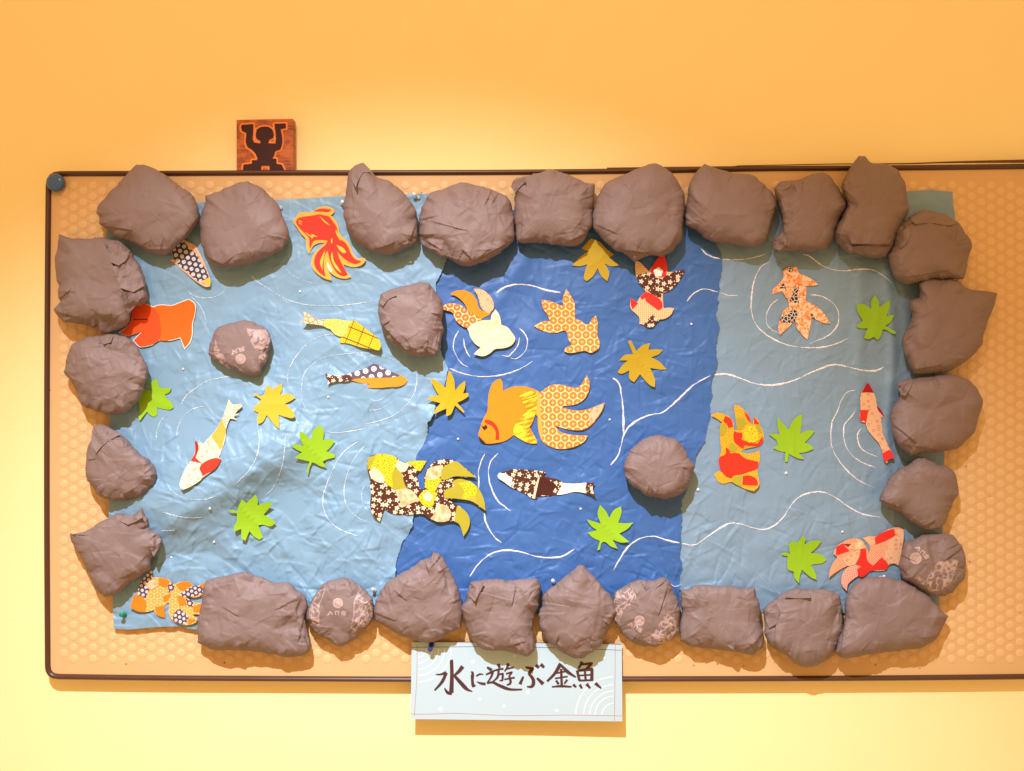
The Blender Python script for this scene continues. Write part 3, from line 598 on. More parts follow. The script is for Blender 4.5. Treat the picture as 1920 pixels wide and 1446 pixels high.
fish('paper_goldfish', 'biggest goldfish, shiny gold and orange with hexagon-print tail, mid pond', 'paper goldfish', GF, 'B2',
 "185,690 200,620 230,530 270,450 275,350 285,280 310,210 350,165 390,150 408,180 415,265 480,235 560,222 640,228 720,255 765,280 790,260 860,215 940,205 1030,225 1110,235 1160,190 1200,115 1225,180 1220,270 1180,340 1120,385 1040,405 980,410 970,420 1040,440 1120,450 1220,435 1310,400 1368,375 1350,440 1300,520 1240,590 1170,630 1080,635 990,620 905,595 940,640 1000,665 1090,680 1215,685 1180,740 1100,785 1010,808 930,810 850,785 790,745 765,700 745,620 740,500 715,490 690,570 665,610 700,670 735,740 735,762 650,755 580,720 515,680 490,700 430,735 340,755 260,758 215,740", 'dorange',
 [('tail', 'hex', "755,300 790,262 860,217 940,207 1030,227 1110,237 1160,192 1200,119 1222,180 1217,270 1178,338 1120,383 1040,403 980,408 966,420 1040,443 1120,453 1220,438 1310,403 1364,379 1347,440 1298,518 1238,588 1170,627 1080,632 990,617 898,592 938,643 1000,668 1090,683 1211,687 1178,738 1100,782 1010,805 930,807 850,782 795,745 778,650 775,520 765,430"),
  ('tail_root', 'flame', "722,262 752,285 765,430 775,520 785,640 785,735 768,700 748,620 742,500 722,470 735,380"), ('foil', 'gold', "560,300 640,262 705,275 738,350 722,460 690,565 660,612 590,700 512,678 520,600 590,510 640,440"), ('fin', 'gold', "515,676 560,600 640,560 700,672 733,742 733,760 650,752 580,718"),
  ('gill', 'vermil', "240,540 290,540 345,580 375,640 378,722 345,722 347,650 310,592 250,560"), ('eye', 'choco', "215,590 232,600 258,580 270,610 240,635 222,610"), ('mouth', 'choco', "185,685 215,715 252,752 225,748 195,718"), ('tail_tip', 'bloss2', "1222,500 1262,432 1362,382 1340,450 1240,582 1230,540")], 3, 12, bend=0)
fish('paper_carp', 'brown blossom carp with white snout and dark chocolate saddle below the biggest goldfish', 'paper carp', CP, 'B2',
 "368,1050 420,1025 520,1000 620,1005 720,1012 810,1020 820,1040 790,1060 860,1080 930,1095 985,1128 1080,1135 1200,1125 1275,1125 1255,1180 1285,1262 1230,1235 1178,1222 1090,1210 980,1235 920,1240 860,1250 735,1250 735,1280 690,1275 640,1240 560,1200 490,1165 420,1115 368,1075", 'flower',
 [('snout', 'white2', "368,1050 385,1032 440,1050 505,1080 490,1167 420,1115 368,1075"), ('tail_root', 'white2', "960,1165 985,1130 1080,1136 1200,1127 1185,1222 1090,1211 980,1235 920,1240"), ('saddle', 'choco', "760,1065 820,1090 915,1145 890,1200 865,1250 735,1250 722,1270 725,1170"), ('curled_edge', 'white', "695,1273 715,1170 750,1080 760,1072 735,1180 712,1277", 3), ('tail_fin', 'flower2', "1200,1125 1275,1125 1255,1180 1285,1262 1230,1235 1178,1222", 2)], 3, 13, bend=.2)
fish('paper_goldfish', 'goldfish patched in red, olive and yellow on the grey blue sheet beside a green leaf', 'paper goldfish', GF, 'B3',
 "365,245 420,220 490,235 540,260 575,320 580,380 610,385 600,300 580,150 620,150 680,200 720,250 745,320 755,340 770,255 800,280 825,330 850,390 860,450 840,510 790,537 670,566 640,590 720,605 820,575 820,680 800,745 810,830 818,900 770,955 690,935 600,895 560,870 470,885 430,860 395,800 430,770 470,780 445,720 440,650 460,590 455,500 450,430 450,360 470,310 420,275", 'ydots',
 [('trunk', 'vermil', "445,640 500,610 505,545 530,560 545,600 620,600 680,645 810,680 800,740 720,775 640,800 580,810 555,835 510,820 460,760 440,700"), ('patch', 'vermil', "480,300 500,250 550,275 575,350 530,365 515,330"), ('patch', 'vermil', "580,392 640,410 670,405 650,470 720,500 800,510 850,440 848,500 800,535 680,525 665,560 610,520 580,480"),
  ('patch', 'vermil', "680,202 730,270 743,322 700,270"), ('patch', 'vermil', "770,257 820,325 770,325"), ('patch', 'olive', "450,330 510,320 515,370 470,440 452,430"), ('patch', 'olive', "605,270 670,270 700,310 640,380 610,370"), ('patch', 'olive', "790,330 827,332 850,420 800,380"), ('patch', 'olive', "580,820 660,800 665,880 660,915 600,893 565,870"), ('patch', 'vermil', "665,815 720,810 790,840 805,900 660,895"), ('patch', 'olive', "530,520 570,500 610,550 590,580 540,580"), ('patch', 'olive', "680,532 788,537 680,562"), ('fin', 'dots', "660,430 700,340 760,345 800,380 810,480 760,500 700,490")], 3, 14)
fish('paper_carp', 'slim peach carp with red nose, fins and tail swimming up beside the right-hand rocks', 'paper carp', CP, 'B4',
 "880,170 925,95 945,95 975,150 1010,230 1025,310 1060,360 1095,415 1075,420 1060,410 1070,500 1080,570 1110,640 1140,705 1165,745 1185,795 1150,800 1105,835 1085,810 1075,750 1040,660 980,590 935,530 915,465 875,455 860,400 868,345 865,230", 'bloss2',
 [('snout', 'dred', "878,182 900,140 925,95 945,95 970,140 993,183 930,178"), ('fin', 'red', "866,345 942,345 930,400 920,467 900,440 865,452"), ('fin', 'dred', "1020,305 1050,330 1095,416 1065,385 1030,340"), ('tail', 'red', "1075,750 1140,715 1165,745 1185,795 1145,802 1105,835 1085,810")], 3, 15, bend=1.2)
fish('paper_goldfish', 'pink checked goldfish with red patches between the lower right rocks', 'paper goldfish', GF, 'B5',
 "570,715 580,650 610,580 650,525 612,490 640,430 690,390 760,355 830,350 880,370 920,430 948,490 955,430 930,390 885,345 960,325 1010,330 1060,300 1140,260 1220,245 1270,265 1275,330 1260,430 1240,540 1222,605 1180,585 1130,605 1110,640 1040,655 960,655 920,690 880,712 845,700 800,730 750,780 740,845 700,800 685,740 710,660 760,612 800,602 740,610 660,650", 'pink',
 [('flank', 'bloss2', "1120,400 1180,330 1200,262 1268,268 1273,330 1258,430 1238,540 1222,600 1180,582 1135,595 1100,540"), ('fin', 'bloss2', "888,347 960,328 1008,334 1005,400 965,415 930,385"), ('tail_lobe', 'pink2', "688,740 712,660 760,614 835,605 848,698 800,730 750,780 740,843 702,800"), ('patch', 'bloss2', "700,540 780,490 860,450 845,560 815,595 740,608"),
  ('patch', 'red', "1000,345 1060,300 1180,258 1195,320 1100,370 1010,405"), ('patch', 'red', "870,450 920,445 935,560 985,605 1070,525 1130,595 1110,640 960,655 880,712 845,700 835,640 880,610 820,590 860,510"), ('patch', 'red', "640,430 700,395 730,430 765,465 640,508"), ('patch', 'dred', "705,400 825,400 760,428"), ('patch', 'peach', "745,440 830,350 880,372 915,435 830,455")], 4, 16, bend=2.6)
fish('paper_goldfish', 'orange and navy print goldfish in the bottom left corner beside the green pin', 'paper goldfish', GF, 'B6',
 "690,965 730,860 780,780 830,745 812,815 870,815 930,820 1000,850 1030,880 1100,855 1170,855 1210,890 1270,890 1330,850 1310,960 1240,1000 1130,990 1210,1040 1290,1060 1270,1160 1200,1160 1250,1200 1240,1230 1150,1260 1080,1250 1020,1220 985,1160 990,1050 960,1060 940,1100 945,1195 880,1170 840,1120 760,1140 690,1130 620,1095 650,1000", 'hex2',
 [('patch', 'cross3', "690,960 720,860 790,770 830,745 820,830 760,880 800,930 750,1040 700,985"), ('patch', 'orange', "655,975 740,1000 770,1060 760,1140 690,1130 620,1095 640,1030"), ('patch', 'orange', "890,822 950,825 1000,860 960,910 890,890"), ('patch', 'cross3', "980,880 1005,855 1030,885 1030,920 980,960"), ('patch', 'orange', "1050,880 1110,855 1170,857 1205,893 1130,940 1090,930"), ('patch', 'cross3', "1070,980 1210,895 1320,890 1300,965 1160,1000"),
  ('patch', 'orange', "930,990 1000,970 970,1030 930,1040"), ('patch', 'orange', "1060,990 1120,1000 1150,1070 1080,1080"), ('patch', 'orange', "850,1090 940,1080 945,1190 880,1168"), ('patch', 'cross3', "1030,1150 1085,1108 1170,1180 1140,1250 1080,1250 1020,1215"), ('patch', 'orange', "1165,1200 1240,1212 1165,1252"), ('patch', 'cross3', "1140,1010 1205,1040 1220,1090 1160,1080"), ('patch', 'orange', "1210,1085 1285,1062 1270,1140 1210,1130"), ('patch', 'peach', "790,860 850,835 880,890 820,930 780,910"), ('patch', 'orange', "1270,890 1325,855 1312,930")], 3, 17)

# ---------------------------------------------------------------- maple leaves
def leaf(label, mat, tile, tx, curl=4, seed=0, bend=None):
    pts = t(tile, tx); f = lie(pts, .7, curl*.6, seed+40, bend=bend); c = np.mean(pts, 0); r = random.Random(seed); an = r.random()*3.14
    dx, dy = math.cos(an), math.sin(an)
    g = lambda x, y: f(x, y)+1.2*np.exp(-np.abs((x-c[0])*dy-(y-c[1])*dx)/7)
    o = paper_cut('maple_leaf', pts, M[mat], g, origin=P(c[0], c[1], float(f(np.array([c[0]]), np.array([c[1]]))[0])), grid=7)
    tag(o, label, 'paper leaf', 'paper maple leaves on the pond')
leaf('green paper maple leaf tucked under the rock at the left edge', 'green', 'A6', "415,890 470,845 492,930 530,938 605,935 590,975 545,1000 565,1040 600,1062 625,1120 600,1140 545,1138 470,1120 475,1190 440,1210 405,1190 378,1160 310,1245 300,1230 310,1150 300,1080 280,1000 330,930 390,960 415,960", 4, 1)
leaf('dark yellow paper maple leaf near the carp at the left', 'amber', 'A6', "1370,995 1400,985 1432,1012 1480,1005 1490,950 1520,905 1545,950 1600,920 1640,895 1645,950 1622,1000 1720,995 1770,1030 1740,1050 1672,1085 1740,1150 1765,1200 1750,1218 1680,1210 1612,1190 1615,1320 1580,1290 1540,1240 1500,1192 1460,1260 1420,1275 1410,1240 1425,1170 1380,1150 1380,1120 1430,1080 1448,1045 1405,1015", 5, 2)
leaf('bright green paper maple leaf with folded right lobe above the pale sheet middle', 'green', 'A8', "1500,385 1530,420 1530,530 1580,515 1640,535 1610,580 1560,632 1640,660 1640,690 1560,710 1525,728 1560,785 1500,770 1450,742 1425,735 1400,790 1385,835 1370,825 1402,728 1330,710 1260,690 1290,670 1332,640 1270,610 1225,570 1290,570 1345,585 1310,500 1310,445 1350,460 1412,525 1440,430", 5, 3)
leaf('light green paper maple leaf low on the pale sheet', 'green', 'A8', "635,1185 690,1182 722,1198 740,1140 770,1080 808,1118 850,1080 895,1035 915,1080 915,1138 1000,1110 1060,1120 1020,1170 972,1225 1050,1270 1085,1300 1040,1335 960,1320 922,1325 965,1440 930,1460 880,1430 838,1380 800,1470 760,1450 762,1360 700,1382 690,1350 718,1290 722,1212 680,1207", 4, 4)
leaf('yellow paper maple leaf lying over the seam of the pale and deep blue sheets', 'amber', 'A3', "210,970 250,1040 270,1160 310,1110 360,1070 360,1130 340,1190 390,1185 390,1210 340,1250 285,1275 355,1360 345,1370 265,1300 255,1325 220,1390 185,1400 185,1330 140,1350 60,1385 80,1340 130,1280 60,1260 0,1240 60,1215 115,1208 70,1130 40,1065 40,1045 110,1080 178,1140 190,1050", 6, 5)
leaf('mustard paper maple leaf peeping out under the top rocks', 'mustard', 'C3', "250,750 310,690 355,660 310,640 330,620 355,590 375,575 430,600 470,640 520,680 490,700 555,750 500,755 462,738 490,800 478,852 440,820 415,768 385,820 345,852 330,840 335,780 350,742 300,755", 3, 6)
leaf('mustard paper maple leaf with upright stem in the middle of the deep blue sheet', 'mustard', 'px', "1177,640 1183,638 1193,658 1204,648 1219,643 1216,656 1230,655 1243,656 1236,664 1221,670 1236,678 1250,693 1238,693 1219,690 1228,712 1228,726 1221,724 1209,713 1200,702 1189,717 1180,710 1180,695 1163,701 1158,698 1166,686 1177,676 1161,676 1171,666 1187,664", 6, 7, 1.4)
leaf('bright green paper maple leaf low on the deep blue sheet', 'green', 'C7', "430,1055 470,1100 490,1140 520,1090 565,1065 570,1100 548,1172 600,1175 645,1170 610,1210 555,1242 620,1295 570,1300 512,1282 545,1340 500,1325 460,1295 443,1300 430,1345 412,1350 430,1290 380,1265 350,1235 412,1220 370,1190 345,1150 380,1160 435,1178 415,1110", 5, 8)
leaf('green paper maple leaf with short stem beside the red and olive goldfish', 'green', 'B3', "990,260 1030,310 1090,378 1130,300 1200,240 1220,240 1215,330 1200,415 1270,385 1340,390 1310,430 1245,500 1320,540 1325,560 1250,590 1190,598 1240,655 1190,650 1140,630 1095,605 1085,680 1060,680 1060,610 1065,590 1010,580 945,550 995,520 980,480 930,440 905,415 970,420 1010,425 990,340", 5, 9)
leaf('dull green paper maple leaf at the upper right in the sheet folds', 'green', 'A5', "1200,465 1235,520 1245,580 1300,540 1345,515 1340,580 1312,665 1385,650 1350,720 1300,755 1395,810 1395,830 1370,830 1300,790 1275,790 1260,850 1230,890 1190,860 1140,880 1100,870 1115,820 1135,780 1040,770 1030,750 1090,708 1040,620 1030,550 1090,550 1168,595 1170,520", 3, 10)
leaf('green paper maple leaf above the lower right rocks', 'green', 'B5', "120,490 170,480 208,497 200,400 240,370 272,390 330,320 350,350 342,405 420,370 500,370 470,420 400,485 500,500 550,550 510,580 430,590 400,600 440,660 455,735 410,720 350,670 318,640 300,700 290,770 250,720 240,660 190,640 180,590 185,512 150,510", 4, 11)

# ---------------------------------------------------------------- rocks of crumpled brown paper
m = NT('brown_wrapping_paper', .58, .26); x, y = m.pos(1.0); v = m.vec(x, y)
at = m.n('ShaderNodeAttribute', attribute_name='print'); base = m.mix(m.noise(v, .03, 4, .6), (.198, .137, .119), (.242, .170, .150))
m.color(m.mix(at.outputs['Fac'], base, (.52, .37, .32)))
x2, y2 = m.pos(16.0); n1 = m.noise(m.vec(x2, y2), 1.0, 3); q = m.voro(m.vec(m.math('ADD', x2, n1), y2), 'F1', 1)
m.bump(m.math('ADD', q.outputs['Distance'], m.math('MULTIPLY', m.noise(v, .4, 2), .25)), .07, .001); ROCKM = m.m

def rock(label, pts, H=56, seed=0, folds=(), rough=1.0, pr=None, p=3.1, q=2.0, back=26, npl=6, flaps=()):
    nt, nr = (300, 92) if pr else (230, 66)
    r = random.Random(seed*7+3); pts = np.array(pts, float)
    ol = resample(spline(pts, True, 2.5, 44), nt)
    c = ol.mean(0); jit = np.random.RandomState(seed+90).normal(0, 1, nt); jit = np.convolve(np.r_[jit[-3:], jit, jit[:3]], np.ones(7)/7, 'valid')
    ol = ol+(ol-c)/np.hypot(*(ol-c).T)[:, None]*jit[:, None]*1.6
    x0, y0 = ol.min(0)-4; x1, y1 = ol.max(0)+4
    Ra = tin(x1-x0, y1-y0, 60, 3.6*rough**.6, seed*3+1, 0); Rb = tin(x1-x0, y1-y0, 27, 1.8*rough, seed*3+2, 0); Rc = tin(x1-x0, y1-y0, 12, .5*rough, seed*3+3, 0); Rc = ridges(Rc, int(30+60*rough), seed+500, 1.2*rough**.6, 10, 52, 1.3)
    s = np.linspace(.02, 1, nr)[:, None]**.82
    X = c[0]+(ol[None, :, 0]-c[0])*s; Y = c[1]+(ol[None, :, 1]-c[1])*s
    h = np.clip(1-s**p, 0, 1)**(1/q)
    dm = back+.46*H
    rad = float(np.hypot(*(ol-c).T).mean())
    a_, b_, c_ = (samp(R_, X-x0, Y-y0) for R_ in (Ra, Rb, Rc)); ed = s**4
    Dp = dm+(H+back-dm)*h+a_*(.3+.7*np.clip(h*1.6, 0, 1))+b_*(.7+2.6*ed*(1-ed)*1.6)+c_*(.8+1.9*ed)
    nd = (ol-c)/np.hypot(*(ol-c).T)[:, None]; sh = (b_*.75+c_*1.3)*np.clip((s-.45)/.5, 0, 1)
    X = X+nd[None, :, 0]*sh; Y = Y+nd[None, :, 1]*sh
    # pleats and overlapping folds: a cliff on one side, fading away on the other
    fl = list(folds)
    for k in range(npl):
        i = r.randrange(nt); E = ol[i]; g = r.uniform(.22, .5); an = r.uniform(-.45, .45)
        dx, dy = (c-E)*g; I = E+np.array([dx*math.cos(an)-dy*math.sin(an), dx*math.sin(an)+dy*math.cos(an)])
        fl.append((E[0], E[1], I[0], I[1], r.uniform(2.0, 4.6)*rough*(1 if r.random() < .5 else -1), 9))
    for f in fl:
        ax, ay, bx, by, a = f[:5]; wdt = f[5] if len(f) > 5 else 16
        L = math.hypot(bx-ax, by-ay); ux, uy = (bx-ax)/L, (by-ay)/L
        v_ = (X-ax)*ux+(Y-ay)*uy; u_ = -(X-ax)*uy+(Y-ay)*ux
        if len(f) <= 5:                                      # traced folds: the bulging side is the one that holds the middle
            if -(c[0]-ax)*uy+(c[1]-ay)*ux < 0: u_ = -u_
        elif a < 0: u_ = -u_; a = -a
        wv = np.clip((v_+6)/8, 0, 1)*np.clip((L-v_)/(L*.45 if len(f) > 5 else 8), 0, 1)
        Dp = Dp+a*np.where(u_ > 0, np.exp(-u_/wdt), -.35*np.exp(u_/5))*wv*np.clip((1-s)*30, .2, 1)
    V = [P(X, Y, Dp).reshape(-1, 3)]
    k = 6
    for i in range(1, k+1):
        z = i/k; sc = 1-.30*z*z; V.append(P(c[0]+(X[-1]-c[0])*sc, c[1]+(Y[-1]-c[1])*sc, Dp[-1]*(1-z)+(back-4)*z))
    V.append(P(c[0], c[1], Dp[0].mean())[None]); N = sum(len(a) for a in V)
    F = grid_faces(nr+k, nt, True).tolist()+[[N-1, (i+1) % nt, i] for i in range(nt)]
    att = None
    if pr is not None:
        att = np.zeros(N); att[:nr*nt] = pr(X, Y).ravel()
    o = mesh_obj('paper_rock', np.vstack(V), F, ROCKM, origin=P(c[0], y1, back), attr=att if att is not None else np.zeros(N))
    tag(o, label, 'paper rock', 'crumpled paper rocks round the pond'); ORG[o.name] = np.array(o.location)
    def dep(x, y):
        x = np.asarray(x, float); y = np.asarray(y, float); fx, fy, fd = X.ravel(), Y.ravel(), Dp.ravel()
        i = np.argmin((x[:, None]-fx[None])**2+(y[:, None]-fy[None])**2, 1); return fd[i]
    for hx, hy, poly in flaps:                                   # loose folded ends of the wrapping paper; (hx, hy) is where the flap is attached
        q_ = np.array(poly); far = np.hypot(q_[:, 0]-hx, q_[:, 1]-hy).max()
        sm = dep(q_[:, 0], q_[:, 1]); A = np.stack([np.ones(len(q_)), q_[:, 0]-hx, q_[:, 1]-hy], -1); co = np.linalg.lstsq(A, sm, rcond=None)[0]; up = (sm-A@co).max()
        rf = random.Random(int(hx)); ca = rf.uniform(.3, 1.1)
        paper_cut('folded_flap', poly, ROCKM, lambda x, y: np.maximum(co[0]+co[1]*(x-hx)+co[2]*(y-hy)+up*.6, dep(x, y)+.5)+.4+7*(np.hypot(x-hx, y-hy)/far)**2*ca+.8*np.sin((x+y)*.22), o, grid=5, thick=.5, corner=40)
    return o
def px(s): return t('px', s)
def fl(hx, hy, s): return (hx, hy, px(s))

def printed(seal, blobs, text, seed, seal_r=9.5, ang=0):
    Rn = tin(1000, 60, 9, 1, seed)
    def f(X, Y):
        o = np.zeros(X.shape)
        nz = samp(tin(260, 260, 5.2, 1, seed+1, 0), X-seal[0]+130, Y-seal[1]+130); nz2 = samp(tin(260, 260, 3.2, 1, seed+2, 0), X-seal[0]+130, Y-seal[1]+130)
        for b, mode in blobs:
            ins = inside(spline(b, True, 3), X, Y); ed = seg_dist(b, X, Y)
            if mode == 'solid': o = np.maximum(o, ins*(nz > -.7)*(.62+.2*nz2))
            else: o = np.maximum(o, ins*(np.abs(nz) < .42)*(.72+.2*nz2))
            if mode != 'solid': o = np.maximum(o, (ed < .9)*(nz2 > -.3)*.7)
        rr_ = np.hypot(X-seal[0], Y-seal[1]); d = (rr_ < seal_r)*1.0
        lines = (np.abs(rr_-seal_r*.62) < .5)|((np.abs(np.sin(3*np.arctan2(Y-seal[1], X-seal[0]))) < .10) & (rr_ < seal_r*.62))
        o = np.maximum(o, d*np.where(lines, .35, .85))
        ca, sa = math.cos(ang), math.sin(ang)
        for tx0, ty0, strokes in text:
            for st in strokes:
                q = [(tx0+a*ca-b*sa, ty0+a*sa+b*ca) for a, b in st]
                o = np.maximum(o, (seg_dist(q, X, Y, False) < .85)*.9)
        return np.clip(o, 0, 1)
    return f
# three small characters under the seal, as strokes
CH = [[[(-4, 3), (0, -3), (4, 3)], [(-2, -1), (3, -1)], [(-5, 4), (-1, 2)]], [[(-3, -3), (-3, 3)], [(-3, -3), (3, -3), (3, 3)]], [[(-4, -2), (4, -2)], [(-1, -4), (0, -2)], [(-4, -2), (-4, 4)], [(-2, 1), (3, 1)], [(0, -1), (0, 4)], [(-2, 4), (3, 4)]]]
def words(x, y, dx, dy): return [(x+dx*k, y+dy*k, CH[k+1]) for k in (-1, 0, 1)]

rock('big brown paper rock with pointed top, in the top left corner of the pond', px("255,307.6 272,309.6 296,320 320,337 340,350 360,364 367,378 374,400 373,414 356,440 338,455 320,472 300,479 280,474 240,452 218,444 198,428 186,420 186,408 179,400 186,384 206,360 224,342 240,324"), 62, 1, [(196, 425, 250, 432, 3), (340, 452, 372, 408, 3)], .55)
rock('brown paper rock with dark slit in its top fold, second from left along the top', px("385,366 408,360 435,347 464,339 492,355 520,382 533,412 542,442 536,460 505,480 470,495 440,501 420,503 405,499 388,480 378,450 374,418 378,395 386,378"), 60, 2, [(440, 354, 470, 350, 5), (390, 483, 424, 501, 4), (424, 497, 450, 494, 4)], .55)
rock('brown paper rock with bunched folds on its right side, highest on the left bank', px("112,441 138,447 165,447 190,444 208,449 230,458 248,478 262,498 272,520 275,545 276,560 268,570 252,574 246,590 242,605 225,618 205,625 190,628 184,616 156,610 118,604 100,580 111,566 107,530 104,500 106,470"), 58, 3, [(196, 455, 232, 548, 5), (216, 515, 240, 514, 3), (232, 548, 246, 572, 5), (105, 585, 150, 596, 3)], .9, flaps=[fl(205, 470, '196,452 222,452 244,470 236,488 222,498 208,492'), fl(214, 520, '210,500 238,494 262,512 270,536 250,548 226,540'), fl(232, 560, '226,546 250,550 266,556 254,574 240,588 234,572')])
rock('round brown paper rock on the left bank above a tucked green leaf', px("182,630 211,627 240,635.5 260,656 275,682 279,699 273,723 263,746 246,766 228,775 199,776 173,769 156,760 144,743 133,717 122,696 124,670 135.5,647 159,633"), 60, 4, [(168, 681, 205, 702, 2.5)], 1.1, flaps=[fl(196, 634, '186,634 200,627 212,630 208,642 194,646')])
rock('brown paper rock with curved top flap and tapering right end, on the lower left bank', px("175,798 196,797 223,810 240,824 263,853 284,862 291,874 292,900 278,921 258,932 235,937 210,938 190,930 175,915 163,895 161,865 164,840 172,820"), 56, 5, [(180, 852, 205, 826, 5), (205, 826, 238, 822, 4)], .9, flaps=[fl(176, 806, '172,806 188,800 210,806 226,814 206,826 190,838 180,850 172,832')])
rock('brown paper rock with sharp left corner and torn top, lowest on the left bank', px("132,1000 138,1001 170,990 200,973 228,963 240,968 248,967 267,949 272,958 280,980 286,994 300,1002 304,1014 300,1026 290,1040 286,1052 284,1068 262,1079 243,1093 218,1113 196,1119 182,1108 172,1090 160,1064 148,1036 134,1016"), 56, 6, [(222, 976, 262, 964, 4), (288, 996, 288, 1046, 4)], .9, flaps=[fl(282, 1010, '280,992 292,1000 302,1012 298,1026 288,1044 282,1030'), fl(236, 970, '222,976 238,964 250,968 262,958 268,970 254,978 240,984')])
rock('large oblong brown paper rock at the left end of the bottom row', px("387,1087 403,1081 435,1078 464,1075 481,1078 513,1091 542,1094 565,1112 574,1123 575.5,1149 573,1172 580,1199 581,1222 571,1229 539,1232 496,1225 437,1219 400,1219 382,1213 369,1206 369,1181 375,1141 382,1109"), 52, 7, [(392, 1100, 440, 1092, 3), (420, 1140, 450, 1158, 2.5), (520, 1142, 565, 1118, 3), (560, 1200, 572, 1150, 4)], 1.0)
rock('printed brown paper rock with pale seal above lettering, second from left in bottom row', px("615.5,1088.6 641.7,1084 665,1088.6 685,1107 698,1128 701,1151 694,1171 671,1195 653,1206 636,1213.5 618,1205 598,1192 583.6,1174 575,1158 579,1136.5 595,1110"), 54, 8, [(578, 1160, 600, 1170, 3)], .7,
     printed((633.5, 1131), [(px("672,1112 680,1122 694,1132 699,1150 688,1174 670,1176 662,1190 658,1178 664,1150 664,1128"), 'line'), (px("600,1108 610,1104 604,1120 598,1140 598,1172 588,1170 580,1150 584,1132"), 'line')], words(632, 1149.5, 13, -.2), 21))
rock('tall brown paper rock with pinched top, left of the middle of the bottom row', px("813,1036 827.5,1040.7 839,1055 848,1075.5 859.5,1104.6 868,1128 867,1154 865,1177 845,1186 825,1197.5 801,1203 778,1200 755,1193 726,1177 703,1164 701,1145 708.5,1119 726,1093 755,1073 781,1055 807,1045"), 56, 9, [(745, 1076, 768, 1086, 4), (800, 1052, 836, 1060, 4), (704, 1150, 745, 1165, 3), (742, 1110, 764, 1128, 3)], 1.1)
rock('square brown paper rock with glossy folded top edge above the title card', px("881,1091.5 903,1088.6 946.6,1088.6 976,1085.7 1007.6,1084 1015,1096 1012,1122 1005,1145 1002,1174 1002,1203 1002,1221 990,1228 973,1226.5 946.6,1219 903,1213.5 885.6,1200 874,1174 869.7,1145 874,1119"), 58, 10, [(894, 1108, 960, 1126, 4), (960, 1134, 968, 1098, 4), (968, 1126, 1006, 1100, 3), (945, 1214, 990, 1202, 3), (884, 1112, 896, 1130, 3)], 1.0, flaps=[fl(884, 1096, '880,1098 892,1091 908,1094 900,1110 890,1128 880,1118')])
rock('brown paper rock with pointed top beside the square one above the title card', px("1087,1060 1097,1063 1116,1087.5 1139,1111 1152.5,1131 1152.5,1160 1139,1189 1125,1212 1113,1221 1096,1235.6 1072.6,1232.7 1038,1212 1017,1192 1009,1172 1012,1143 1020,1114 1041,1096 1061,1079"), 58, 11, [(1090, 1068, 1108, 1090, 4), (1010, 1150, 1060, 1150, 2), (1020, 1130, 1070, 1138, 2)], 1.1)
rock('printed brown paper rock with seal and two pale figures, right of the title card', px("1157,1108 1180,1093 1203,1087.5 1226.5,1089 1238,1081.7 1252.7,1087.5 1261,1105 1274.5,1131 1274.5,1154 1271.6,1180 1261,1198 1244,1206.5 1203,1212 1174,1195 1157,1174.6 1151,1154 1149.6,1131"), 56, 12, [(1236, 1150, 1252, 1100, 4), (1200, 1120, 1240, 1090, 3)], .8,
     printed((1199, 1164), [(px("1158,1104 1172,1112 1184,1100 1192,1120 1186,1132 1174,1136 1166,1150 1160,1166 1154,1164 1152,1130"), 'line'), (px("1250,1152 1268,1162 1266,1184 1252,1204 1222,1206 1207,1200 1226,1188 1236,1172"), 'line')], words(1192, 1176, 9, 5), 22, ang=.5))
rock('broad flat brown paper rock in the bottom row, third from the right', px("1277,1106 1296,1105 1299,1100.5 1334,1097.6 1377.6,1100.5 1415,1102 1418,1116.5 1424,1131 1427,1154 1430,1177.5 1433,1195 1424,1218 1409.5,1227 1377.6,1221 1334,1218 1290.5,1209.5 1274.5,1201 1274.5,1177.5 1277,1151 1276,1125"), 52, 13, [(1280, 1118, 1330, 1128, 3), (1385, 1124, 1424, 1136, 4), (1395, 1220, 1428, 1196, 3)], .9)
rock('round-bottomed brown paper rock with curled rim, second from right in bottom row', px("1432,1143 1450,1126 1470,1111 1493,1104 1519,1102.6 1548.5,1105.6 1574.6,1116 1580,1137.5 1580,1161 1577.5,1190 1569,1213 1560,1230.5 1543,1242 1514,1252 1487.5,1245 1481.7,1233 1452.6,1219 1435,1195.6 1434,1172"), 58, 14, [(1470, 1120, 1520, 1121, 6), (1520, 1108, 1576, 1122, 5), (1452, 1215, 1456, 1150, 4)], .8, flaps=[fl(1495, 1108, '1471,1120 1480,1108 1500,1106 1520,1112 1520,1121 1498,1122'), fl(1446, 1160, '1436,1160 1440,1142 1456,1132 1462,1146 1456,1170 1442,1178')])
rock('largest lower right brown paper rock with pointed right end, closing the bottom row', px("1603.6,1094 1618,1085 1641,1082 1670.5,1085 1696.6,1091 1717,1102.6 1743,1120 1757.6,1137.5 1776.5,1156 1769,1178 1754.7,1198.5 1734,1213 1699.5,1219 1641,1226 1606.5,1230.5 1580,1233 1566,1224.6 1571.7,1201 1582,1172 1583,1143 1589,1117"), 60, 15, [(1576, 1226, 1584, 1160, 5)], .6)
rock('printed brown paper rock with seal and pale plant, in the lower right corner', px("1696.6,1018 1714,1010 1734,1002 1760.5,999.5 1784,1002 1798,1015.5 1807,1030 1811,1056 1810,1076.5 1798,1097 1778,1114 1752,1117 1728.5,1105.6 1705,1091 1691,1085 1686,1065 1691,1039"), 56, 16, [(1772, 1050, 1808, 1024, 5)], .7,
     printed((1717, 1047), [(px("1742,1080 1760,1054 1786,1050 1796,1052 1790,1072 1784,1090 1764,1106 1744,1108 1734,1098 1718,1084 1724,1082 1736,1092"), 'line'), (px("1746,1080 1756,1066 1772,1060 1764,1076"), 'solid')], words(1730, 1036, 8, 8), 23, ang=.8, seal_r=11))
